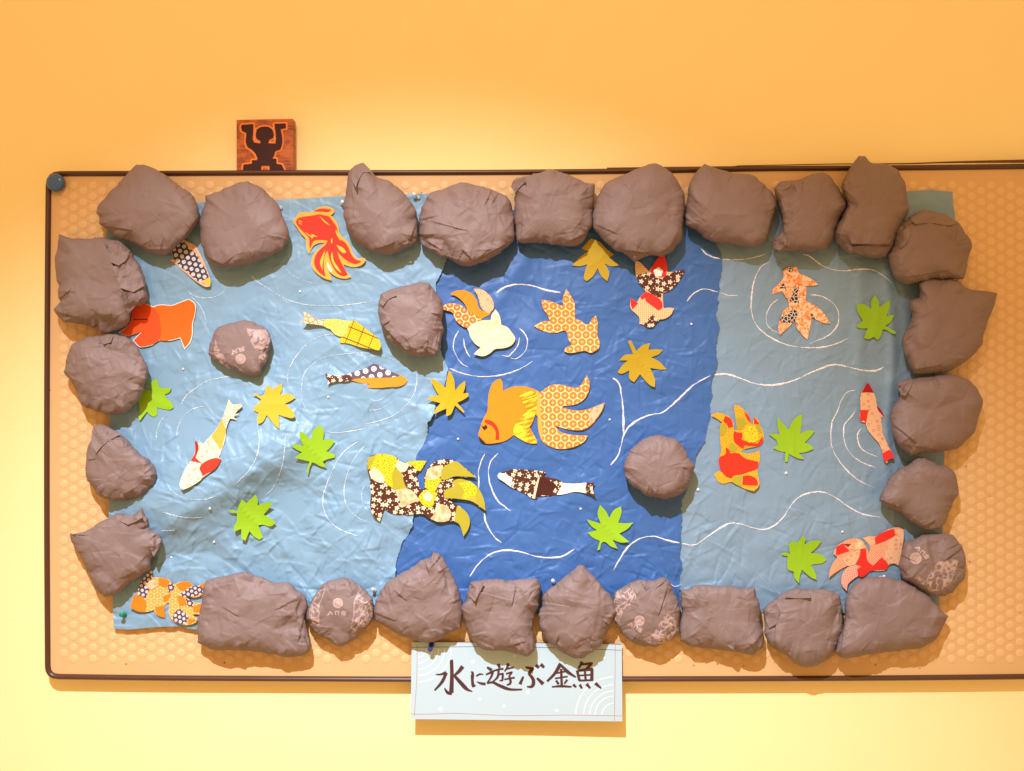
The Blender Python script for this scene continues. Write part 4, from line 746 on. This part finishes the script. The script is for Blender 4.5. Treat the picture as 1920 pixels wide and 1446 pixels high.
rock('smooth brown paper rock with curled left corner, on the lower right bank', px("1725.6,853.5 1743,861 1760.5,869.5 1784,881 1795,898.5 1798,919 1792.5,936 1781,959.5 1772,980 1757.6,991.5 1740,994 1714,983 1688,962 1664.6,951 1647,939 1653,924.6 1662,907 1673,890 1694,875 1711,864"), 60, 17, [(1650, 938, 1690, 952, 3), (1728, 989, 1756, 975, 4)], .55)
rock('wide brown paper rock with dark crumpled left corner, middle of the right bank', px("1682,721 1696.6,712.6 1723,708 1757.6,704 1786.6,704 1815.7,712.6 1836,736 1842,753 1836,779 1829,805.6 1810,829 1786.6,843 1757.6,847.7 1728.5,850 1708,856 1688,840 1676,817 1670.5,791 1673,768 1685,750 1688,733"), 62, 18, [(1688, 738, 1704, 716, 5), (1704, 716, 1760, 712, 4), (1672, 794, 1720, 832, 4), (1720, 838, 1760, 846, 4)], .6, flaps=[fl(1700, 716, '1684,726 1696,714 1712,714 1708,726 1698,742 1690,740')])
rock('brown paper rock with sharp upper right corner, on the right bank below the double-rimmed one', px("1722.7,531 1737,524 1769,522 1798,528.5 1810,540 1839,544.5 1869.4,550 1865,572 1853.4,598 1844.7,630 1838,648 1822,669 1798,686 1772,698 1740,702 1714,701 1705,684 1695,663 1692,633 1702,613 1710,592 1705,575 1708,562 1723,557.5 1724,543"), 62, 19, [(1706, 566, 1740, 552, 3), (1716, 694, 1768, 684, 4)], .6)
rock('brown paper rock with dark double rim at its top, in the upper right corner', px("1685,421 1702,409.4 1723,398 1740,395 1766,401 1792.5,412 1807,430 1821.5,456 1818.6,479 1813,502 1808,523 1786.6,523 1757.6,523 1728.5,528.5 1699.5,533 1682,525.6 1670.5,502 1667.5,479 1676,459 1679,438.5"), 60, 20, [(1688, 436, 1716, 413, 6), (1716, 413, 1790, 414, 6), (1792, 448, 1796, 412, 4), (1700, 520, 1780, 506, 3)], .7, flaps=[fl(1750, 402, '1708,412 1722,402 1744,399 1772,404 1796,416 1786,422 1744,418 1716,420'), fl(1690, 446, '1684,430 1702,420 1708,436 1700,456 1688,466 1682,450')])
rock('tallest brown paper rock, rising over the frame near the top right corner', px("1609.5,292 1622.5,292 1635.6,305 1659,308 1685,318 1693.7,337 1699.5,360 1704,392 1693.7,415 1679,444 1673,467.5 1661.7,483.5 1630,482 1612,470 1595,478 1577.5,462 1566,456 1566,432.6 1577.5,409.4 1589,386 1583,366 1576,351 1583,334 1595,311"), 62, 21, [(1594, 458, 1672, 459, 7), (1572, 446, 1588, 396, 5), (1664, 312, 1690, 322, 3)], .6, flaps=[fl(1630, 474, '1588,468 1604,462 1640,462 1668,464 1662,480 1634,484 1610,476'), fl(1576, 458, '1568,440 1584,444 1600,464 1594,476 1578,464')])
rock('small squarish brown paper rock with torn left flap, in the top row on the right', px("1452.6,354 1464,341 1496,337 1542.6,324 1555.7,329.5 1569,348 1580,366 1586,383 1577.5,406.5 1566,432.6 1563,450 1551,467.5 1525,472 1484.6,470 1458,473 1444,456 1464,433 1467,409 1458,380"), 58, 22, [(1470, 436, 1464, 372, 5), (1466, 456, 1484, 468, 5), (1455, 350, 1476, 346, 3), (1562, 340, 1582, 370, 4)], .6, flaps=[fl(1466, 446, '1448,456 1466,436 1476,440 1474,458 1462,470 1452,466'), fl(1462, 350, '1456,354 1466,343 1484,341 1480,350 1464,358')])
rock('broad smooth brown paper rock over the deep blue and grey blue seam, top row', px("1322,307.6 1342.7,316 1374.7,323.6 1406.6,328 1427,341 1447,361 1456,381.7 1450,405 1444,428 1438.6,454 1406.6,463 1363,457 1328,451 1308,434 1287.5,422 1286,396 1290.5,367 1293,344 1308,320.7"), 62, 23, [(1330, 318, 1350, 316, 4), (1438, 452, 1446, 408, 4)], .5)
rock('largest smooth brown paper rock in the top row, above the brown-tailed goldfish', px("1229.5,307.6 1252.7,318 1270,338 1281.7,361 1283,390 1280,419 1279,448.5 1264,469 1244,480 1215,480 1189,492 1174,480 1145,463 1125,443 1112,425 1113,396 1122,364 1139,344 1165.6,329 1197.5,315"), 64, 24, [(1172, 470, 1222, 476, 5), (1114, 420, 1160, 440, 2)], .5)
rock('squarish brown paper rock with curled upper left corner, in the middle of the top row', px("958,350 967,336.6 993,329 1016,320.7 1034,316 1049,320.7 1075.5,332 1099,342 1116,344 1115,367 1112,396 1109,422 1099,443 1084,460 1064,463 1029,457 1000,457 975,456 968,451 965.5,425 965.5,396 967,367"), 60, 25, [(966, 352, 990, 336, 5), (976, 448, 980, 400, 3), (1068, 452, 1100, 438, 5)], .7, flaps=[fl(964, 346, '959,352 968,339 984,333 986,340 974,352 966,362')])
rock('oval brown paper rock with gathered bottom where the pale and deep blue sheets meet', px("795.6,381.7 807,364 830.5,354 856.6,345 874,342.5 903,349.7 935,361 952.5,376 961,396 964,425 962.6,451 946.6,466 923,480 897,496.5 865,498 842,486 813,471.7 792.7,463 784,448.5 785.5,425 787,402"), 60, 26, [(846, 352, 902, 350, 4), (790, 446, 830, 470, 4), (868, 470, 890, 492, 4), (812, 416, 880, 434, 2), (884, 492, 950, 458, 4)], 1.0)
rock('brown paper rock with twisted knot at its top, right of the red goldfish', px("665,307.6 682,306 695,319 705.6,331 726,338 749,355.5 769.5,379 781,402 784,425 781,454 761,466 737.5,477.5 714,477.5 691,469 670.7,454 656,431 646,411 644.6,384.6 649,352.6 654.7,323.6"), 62, 27, [(666, 352, 670, 326, 6), (670, 326, 700, 318, 6), (690, 474, 742, 454, 4), (764, 462, 780, 420, 4)], .6, flaps=[fl(672, 314, '662,314 674,307 686,312 696,322 680,324 672,338 667,352 660,336')])
rock('brown paper rock with deep side fold, alone in the pond by the white goldfish', px("714,553 729,544 749,535.6 772,531 795.6,530 810,537 824.6,556 830.5,576 827.5,599.5 830.5,620 824.6,646 819,660.5 798.5,670.6 772,666 743,652 723,628.5 714,605 710,585 711,564.6"), 60, 28, [(716, 610, 768, 664, 6), (780, 545, 818, 546, 5), (720, 560, 756, 540, 3), (798, 666, 804, 630, 2)], .9, back=30, flaps=[fl(716, 560, '712,568 720,553 736,548 744,554 728,562 718,574')])
rock('small printed brown paper rock with pale blots standing alone in the left pond', px("410,614 426,608 446,603 460,599.6 480,605 496,614 506,626 508,638 504,656 500,676 492,692 488,700 474,705 450,700 430,692 410,680 398,674 393,664 394,648 400,630"), 46, 29, [(474, 704, 490, 694, 4)], .5,
     printed((451, 673), [(px("462,616 478,618 498,618 506,632 502,652 490,662 478,654 470,640"), 'solid'), (px("404,636 408,650 416,660 424,678 416,682 402,664"), 'solid'), (px("486,668 502,656 498,678 486,680"), 'line'), (px("422,684 436,694 430,692 418,682"), 'line')], words(446, 657, 8, -3), 24, ang=-.4))
rock('round brown paper rock standing alone on the right edge of the deep blue sheet', px("1203,826 1223.6,817 1247,817 1267,824.4 1281.7,837.5 1290.5,855 1303.5,875 1296,892.7 1287.5,916 1273,927.5 1250,933 1226.5,933 1203,923 1180,904 1170,884 1171,863.6 1183,843"), 58, 30, [(1220, 932, 1240, 926, 4), (1170, 868, 1184, 860, 3)], .7, back=30)

# ---------------------------------------------------------------- title card with brush lettering
card_q = t('B7', "55,104 1855,125 1860,790 45,770")
def dC(x, y): return 33.5+3.0*np.clip((y-1203)/150, 0, 1)+1.0*np.cos((x-770)/400*6.28)
card = empty('title_card', P(968, 1351, 36), 'pale blue white card with brown brush-written Japanese characters, pinned under the bottom row of rocks', 'title card')
m = NT('pale_card', .6, .25); x, y = m.pos(1.0); m.color(m.mix(m.noise(m.vec(x, y), .01, 3), (.43, .565, .60), (.47, .60, .63))); CARD = m.m
paper_cut('card', card_q, CARD, dC, card, grid=16, thick=.5, corner=20)
INK = paper('brown_brush_ink', (.075, .026, .022), .25); REDL = paper('red_border_ink', (.50, .20, .12), .1); DKL = paper('brown_border_ink', (.16, .06, .03), .1); PALEW = paper('white_print_ink', (.74, .76, .72), .04)
def stroke(name, pts, wds, mat, lift=.30, sm=True):
    q = np.array(pts); q = spline(q, False, 1.5, 75) if sm and len(q) > 2 else resample(q, max(2, int(np.hypot(*(q[-1]-q[0]))/2)), False)
    n = len(q); tg = np.gradient(q, axis=0); nn = np.stack([-tg[:, 1], tg[:, 0]], -1)/np.maximum(np.hypot(*tg.T), 1e-6)[:, None]
    W = np.interp(np.linspace(0, 1, n), np.linspace(0, 1, len(wds)), wds)/2
    a = q+nn*W[:, None]; b = q-nn*W[:, None]
    V = np.stack([P(a[:, 0], a[:, 1], dC(a[:, 0], a[:, 1])+lift), P(b[:, 0], b[:, 1], dC(b[:, 0], b[:, 1])+lift)], 0)
    return V.reshape(-1, 3), grid_faces(2, n)
def glyph(name, strokes, mat, lift=.30):
    Vs, Fs, k = [], [], 0
    for i, (tx, wd) in enumerate(strokes):
        V, F = stroke(name, t('B7', tx), [a*(1.22 if mat is INK else 1)/4.571 for a in wd], mat, lift+i*.03); Vs.append(V); Fs.append(F+k); k += len(V)
    mesh_obj(name, np.vstack(Vs), np.vstack(Fs), mat, card, smooth=False)
glyph('brush_character', [("382,280 410,276", (22, 30)), ("396,275 399,400 394,545", (24, 26, 32)), ("400,552 365,545 335,505", (20, 22, 8)), ("260,390 310,385 352,370", (8, 15, 22)), ("352,372 315,450 250,525", (22, 22, 12)), ("492,318 460,360 415,400", (30, 24, 14)), ("415,392 480,465 530,515 575,535", (18, 26, 28, 6))], INK)
glyph('brush_character', [("562,365 578,370 574,430 580,490 602,480", (10, 24, 20, 22, 12)), ("608,402 640,385 668,388", (12, 14, 8)), ("612,450 650,465 688,470", (6, 18, 20))], INK)
glyph('brush_character', [("700,325 740,352", (14, 26)), ("690,390 752,362 735,410 700,462", (12, 18, 15, 10)), ("700,465 745,455 800,480 890,514 1002,517", (12, 20, 24, 16, 12)), ("797,298 808,332", (22, 18)), ("745,360 800,345 842,338", (12, 14, 14)), ("800,350 790,410 742,455", (16, 16, 8)), ("795,390 836,380 832,440 806,440", (12, 15, 16, 8)), ("882,293 872,330 850,362", (22, 16, 10)), ("862,342 932,326", (12, 12)), ("862,382 915,368 892,398", (12, 14, 12)), ("890,396 898,465 868,478", (14, 18, 10)), ("848,430 938,414", (11, 13))], INK)
glyph('brush_character', [("1030,325 1092,340 1058,378", (12, 24, 20)), ("1055,375 1098,440 1085,490 1042,492", (18, 24, 26, 10)), ("1012,405 982,472", (14, 24)), ("1128,418 1182,470", (16, 28)), ("1118,308 1146,330", (26, 20)), ("1160,300 1190,328", (26, 18))], INK)
glyph('brush_character', [("1332,295 1280,380 1215,448", (28, 22, 16)), ("1326,300 1395,368 1462,412", (16, 26, 12)), ("1290,378 1378,360", (12, 14)), ("1282,422 1392,405", (12, 12)), ("1335,340 1341,490", (18, 18)), ("1292,438 1314,472", (16, 18)), ("1388,432 1362,468", (16, 12)), ("1255,494 1340,488 1425,494", (10, 18, 12))], INK)
glyph('brush_character', [("1515,278 1500,310 1482,338", (24, 18, 14)), ("1502,303 1600,293 1545,346", (14, 20, 16)), ("1472,352 1492,440", (20, 20)), ("1478,356 1600,342 1598,440", (16, 22, 24)), ("1485,397 1600,390", (12, 12)), ("1538,350 1546,440", (16, 16)), ("1488,440 1606,436", (14, 14)), ("1438,474 1465,498", (22, 12)), ("1495,474 1514,508", (20, 14)), ("1553,468 1584,506", (24, 14)), ("1628,462 1678,506", (24, 12))], INK)
glyph('border_line', [("102,128 98,400 78,745", (4, 4, 4))], REDL, .15); glyph('border_line', [("48,726 200,728 400,721 700,733 900,740 1400,736 1858,743", (4,)*7)], REDL, .18)
glyph('border_line', [("55,155 690,150 1300,160 1850,180", (4,)*4)], DKL, .21); glyph('border_line', [("1800,128 1793,786", (4, 4))], REDL, .24); glyph('border_line', [("60,108 700,112 1300,118 1853,129", (5,)*4)], DKL, .27)
def arc(cx, cy, r, a0, a1): return " ".join(f"{cx+r*math.cos(math.radians(a)):.1f},{cy+r*math.sin(math.radians(a)):.1f}" for a in np.linspace(a0, a1, 12))
for r_ in (80, 132, 184, 236, 292): glyph('ripple_print', [(arc(102, 160, r_, 2, 88), (9,)*12)], PALEW, .12)
for r_ in (105, 165, 210, 262, 330): glyph('ripple_print', [(arc(1790, 738, r_, 182, 268), (8,)*12)], PALEW, .12)
for x_, y_, r_ in ((580, 278, 17), (305, 683, 20), (637, 600, 14), (848, 657, 14), (1050, 543, 17), (1298, 697, 14), (1700, 245, 12), (938, 228, 10)):
    q = np.array(t('B7', arc(x_, y_, r_, 0, 330)));  V = P(q[:, 0], q[:, 1], dC(q[:, 0], q[:, 1])+.2)
    mesh_obj('dot_print', V, [list(range(12))[::-1]], PALEW, card, smooth=False)

# ---------------------------------------------------------------- wooden plaque on top of the frame
fig = np.array(t('B8', "265,330 290,290 540,275 530,500 525,620 560,690 700,715 700,650 610,600 600,500 620,400 690,350 790,330 900,345 970,400 1000,500 985,580 900,620 870,710 1040,715 1055,600 1020,270 1270,260 1275,360 1150,380 1180,500 1190,700 1150,840 1030,880 1010,970 960,1050 1060,1060 1060,1170 1180,1190 1240,1312 910,1312 910,1210 720,1210 715,1312 310,1312 320,1190 510,1170 515,1090 620,1090 640,1050 590,940 520,860 410,790 375,700 385,470 280,420"))
plq = empty('wooden_plaque', P(496, 319, 14), 'small wooden plaque with dark carved figure raising both arms, standing on the board frame', 'wooden plaque')
gx, gy = np.meshgrid(np.linspace(443.6, 549, 84), np.linspace(225, 318.8, 76)); gy = gy-(gx-443.6)*.020*(318.8-gy)/94
ds = seg_dist(fig, gx, gy); ins = inside(fig, gx, gy)
chan = np.clip((4.6-ds)/1.2, 0, 1)*(~ins)
V = P(gx, gy, 26-1.6*chan); nr_, nc_ = gx.shape
m = NT('stained_wood', .5, .35); x, y = m.pos(1.0); at = m.n('ShaderNodeAttribute', attribute_name='print')
gr = m.ramp(m.noise(m.vec(m.math('MULTIPLY', x, .12), y), .35, 4, .6), .38, .62); gr2 = m.ramp(m.noise(m.vec(x, y), .05, 2), .4, .62)
wd_ = m.mix(gr, (.17, .030, .006), (.40, .090, .014)); wd_ = m.mix(m.math('MULTIPLY', gr2, .6), wd_, (.60, .16, .022))
m.color(m.mix(at.outputs['Fac'], wd_, (.80, .24, .045))); m.bump(m.noise(m.vec(m.math('MULTIPLY', x, .1), y), .6, 3), .3, .0008); WOOD = m.m
edge = np.concatenate([V[0], V[1:, -1], V[-1, -2::-1], V[-2:0:-1, 0]]); eb = edge.copy(); eb[:, 1] = -8*K
F = grid_faces(nr_, nc_).tolist(); nV = nr_*nc_; ne = len(edge)
F += [[nV+i, nV+ne+i, nV+ne+(i+1) % ne, nV+(i+1) % ne] for i in range(ne)]
mesh_obj('block', np.vstack([V.reshape(-1, 3), edge, eb]), F, WOOD, plq, smooth=False, attr=np.concatenate([chan.ravel(), np.zeros(2*ne)]))
paper_cut('carved_figure', fig, paper('charred_wood', (.040, .008, .005), .3, .6), lambda x, y: 26.4+0*x, plq, corner=35, thick=.7, step=2.0)

# ---------------------------------------------------------------- pins
def glassy(name, c, trans=.7, rough=.08):
    q = NT(name, rough, .5); q.color(c); q.b.inputs['Transmission Weight'].default_value = trans; q.b.inputs['IOR'].default_value = 1.45; return q.m
CLEAR = glassy('clear_plastic', (.85, .88, .90), .35, .15); BLUEP = glassy('blue_plastic', (.02, .045, .20), 0, .18); BLUEM = glassy('blue_enamel', (.055, .12, .26), 0, .12); GREENP = glassy('green_plastic', (.01, .30, .17), .2, .15); WHITEP = glassy('white_plastic', (.82, .82, .80), 0, .3)
m = NT('steel', .25, .5); m.color((.6, .6, .6)); m.b.inputs['Metallic'].default_value = 1; STEEL = m.m
def lathe(name, prof, mat, parent, org, tilt=(0, 0), n=20):
    """profile (radius mm, distance mm out from the wall) turned round an axis that points away from the wall, leaning by tilt"""
    a = np.arange(n)*2*math.pi/n; R = []
    for r_, z in prof:
        R.append(np.stack([r_*np.cos(a)+tilt[0]*z, 0*a-z, r_*np.sin(a)+tilt[1]*z], -1)*K+org)
    return mesh_obj(name, np.vstack(R), grid_faces(len(prof), n, True).tolist()+[list(range(n))[::-1], list(range((len(prof)-1)*n, len(prof)*n))], mat, parent)
def pin(name, label, cat, x, y, mat, prof, d=None, tilt=(0, 0), shaft=True, group=None, hn='head'):
    d = float(surf(np.array([x]), np.array([y]))[0]) if d is None else d
    o = P(x, y, d); r = empty(name, o, label, cat, group)
    lathe(hn, prof, mat, r, o, tilt)
    if shaft: lathe('needle', [(.5, -6), (.5, prof[0][1]+.5)], STEEL, r, o, tilt, 8)
    return r
PUSH = [(4.2, 3), (4.2, 4), (2.2, 6.5), (1.9, 12), (3.4, 15), (3.8, 16.5), (3.2, 17.5), (.3, 17.8)]
MAG = [(15.5, 0), (16.6, 2), (16.6, 5), (14.5, 8), (10, 10), (5, 11), (.5, 11.2)]
BALL = [(1.6, .2), (2.4, .7), (2.7, 1.4), (2.3, 2.2), (1.2, 2.8), (.2, 3.0)]
PG = 'push pins holding the paper'
pin('round_magnet', 'round domed blue magnet in the top left corner of the board', 'magnet', 106.5, 343.5, BLUEM, MAG, 29.5, shaft=False, hn='dome')
pin('push_pin', 'dark blue push pin at the top left of the title card', 'push pin', 809.5, 1207, BLUEP, [(a*1.25, b) for a, b in PUSH], 35, (-.05, -.25), group=PG)
pin('push_pin', 'green push pin in the bottom left corner of the pale sheet', 'push pin', 234, 1152, GREENP, [(a*1.15, b) for a, b in PUSH], None, (.12, .28), group=PG)
for x, y, tl, lb in ((703, 1108, (-.1, .5), 'clear push pin between the printed rock and the tall pinched rock, bottom row'), (1038, 1092, (-.15, .5), 'clear push pin between the square rock and the pointed rock above the title card'), (528, 391, (-.5, .3), 'clear push pin at the right shoulder of the second top rock'),
    (786, 372, (-.6, .35), 'clear push pin between the knotted rock and the oval rock of the top row'), (1649, 1084, (.15, .45), 'clear push pin under the pink checked goldfish'), (641, 383, (.3, .1), 'clear push pin at the left side of the knotted top rock'), (1473.5, 887, (0, 0), 'clear push pin below the green leaf on the grey blue sheet'), (1308.5, 918, (0, 0), 'clear push pin beside the lone rock on the seam at right')):
    pin('push_pin', lb, 'push pin', x, y, CLEAR, [(a*.9, b*.8) for a, b in PUSH] if tl != (0, 0) else [(a*1.15, b) for a, b in BALL], None, tl, group=PG)
for x, y, lb in ((1296, 608, 'tiny white pin on the deep blue sheet right of the checked-head goldfish'), (1143, 787, 'tiny white pin on the deep blue sheet right of the biggest goldfish'), (1088.5, 954, 'tiny white pin below the tail of the brown blossom carp'), (859, 823, 'tiny white pin left of the mouth of the biggest goldfish'), (344, 692, 'tiny white pin between the round left rock and the small printed rock'),
    (616, 744.5, 'tiny white pin under the amber-bellied carp'), (394, 953.5, 'tiny white pin in the shaded fold left of the low green leaf'), (402, 1016, 'tiny white pin below the low green leaf'), (1579, 997, 'tiny white pin above the pink checked goldfish'), (770, 491.5, 'tiny white pin below the knotted top rock'), (322, 1045, 'tiny white pin right of the torn-topped left rock'), (563, 547, 'tiny white pin below the red goldfish'), (1660, 866, 'tiny white pin at the red tail of the slim carp')):
    pin('map_pin', lb, 'pin', x, y, WHITEP, [(a*.8, b) for a, b in BALL] if 'slim' not in lb else [(a*.8, b+3) for a, b in BALL], None, shaft=True, group='small white pins')
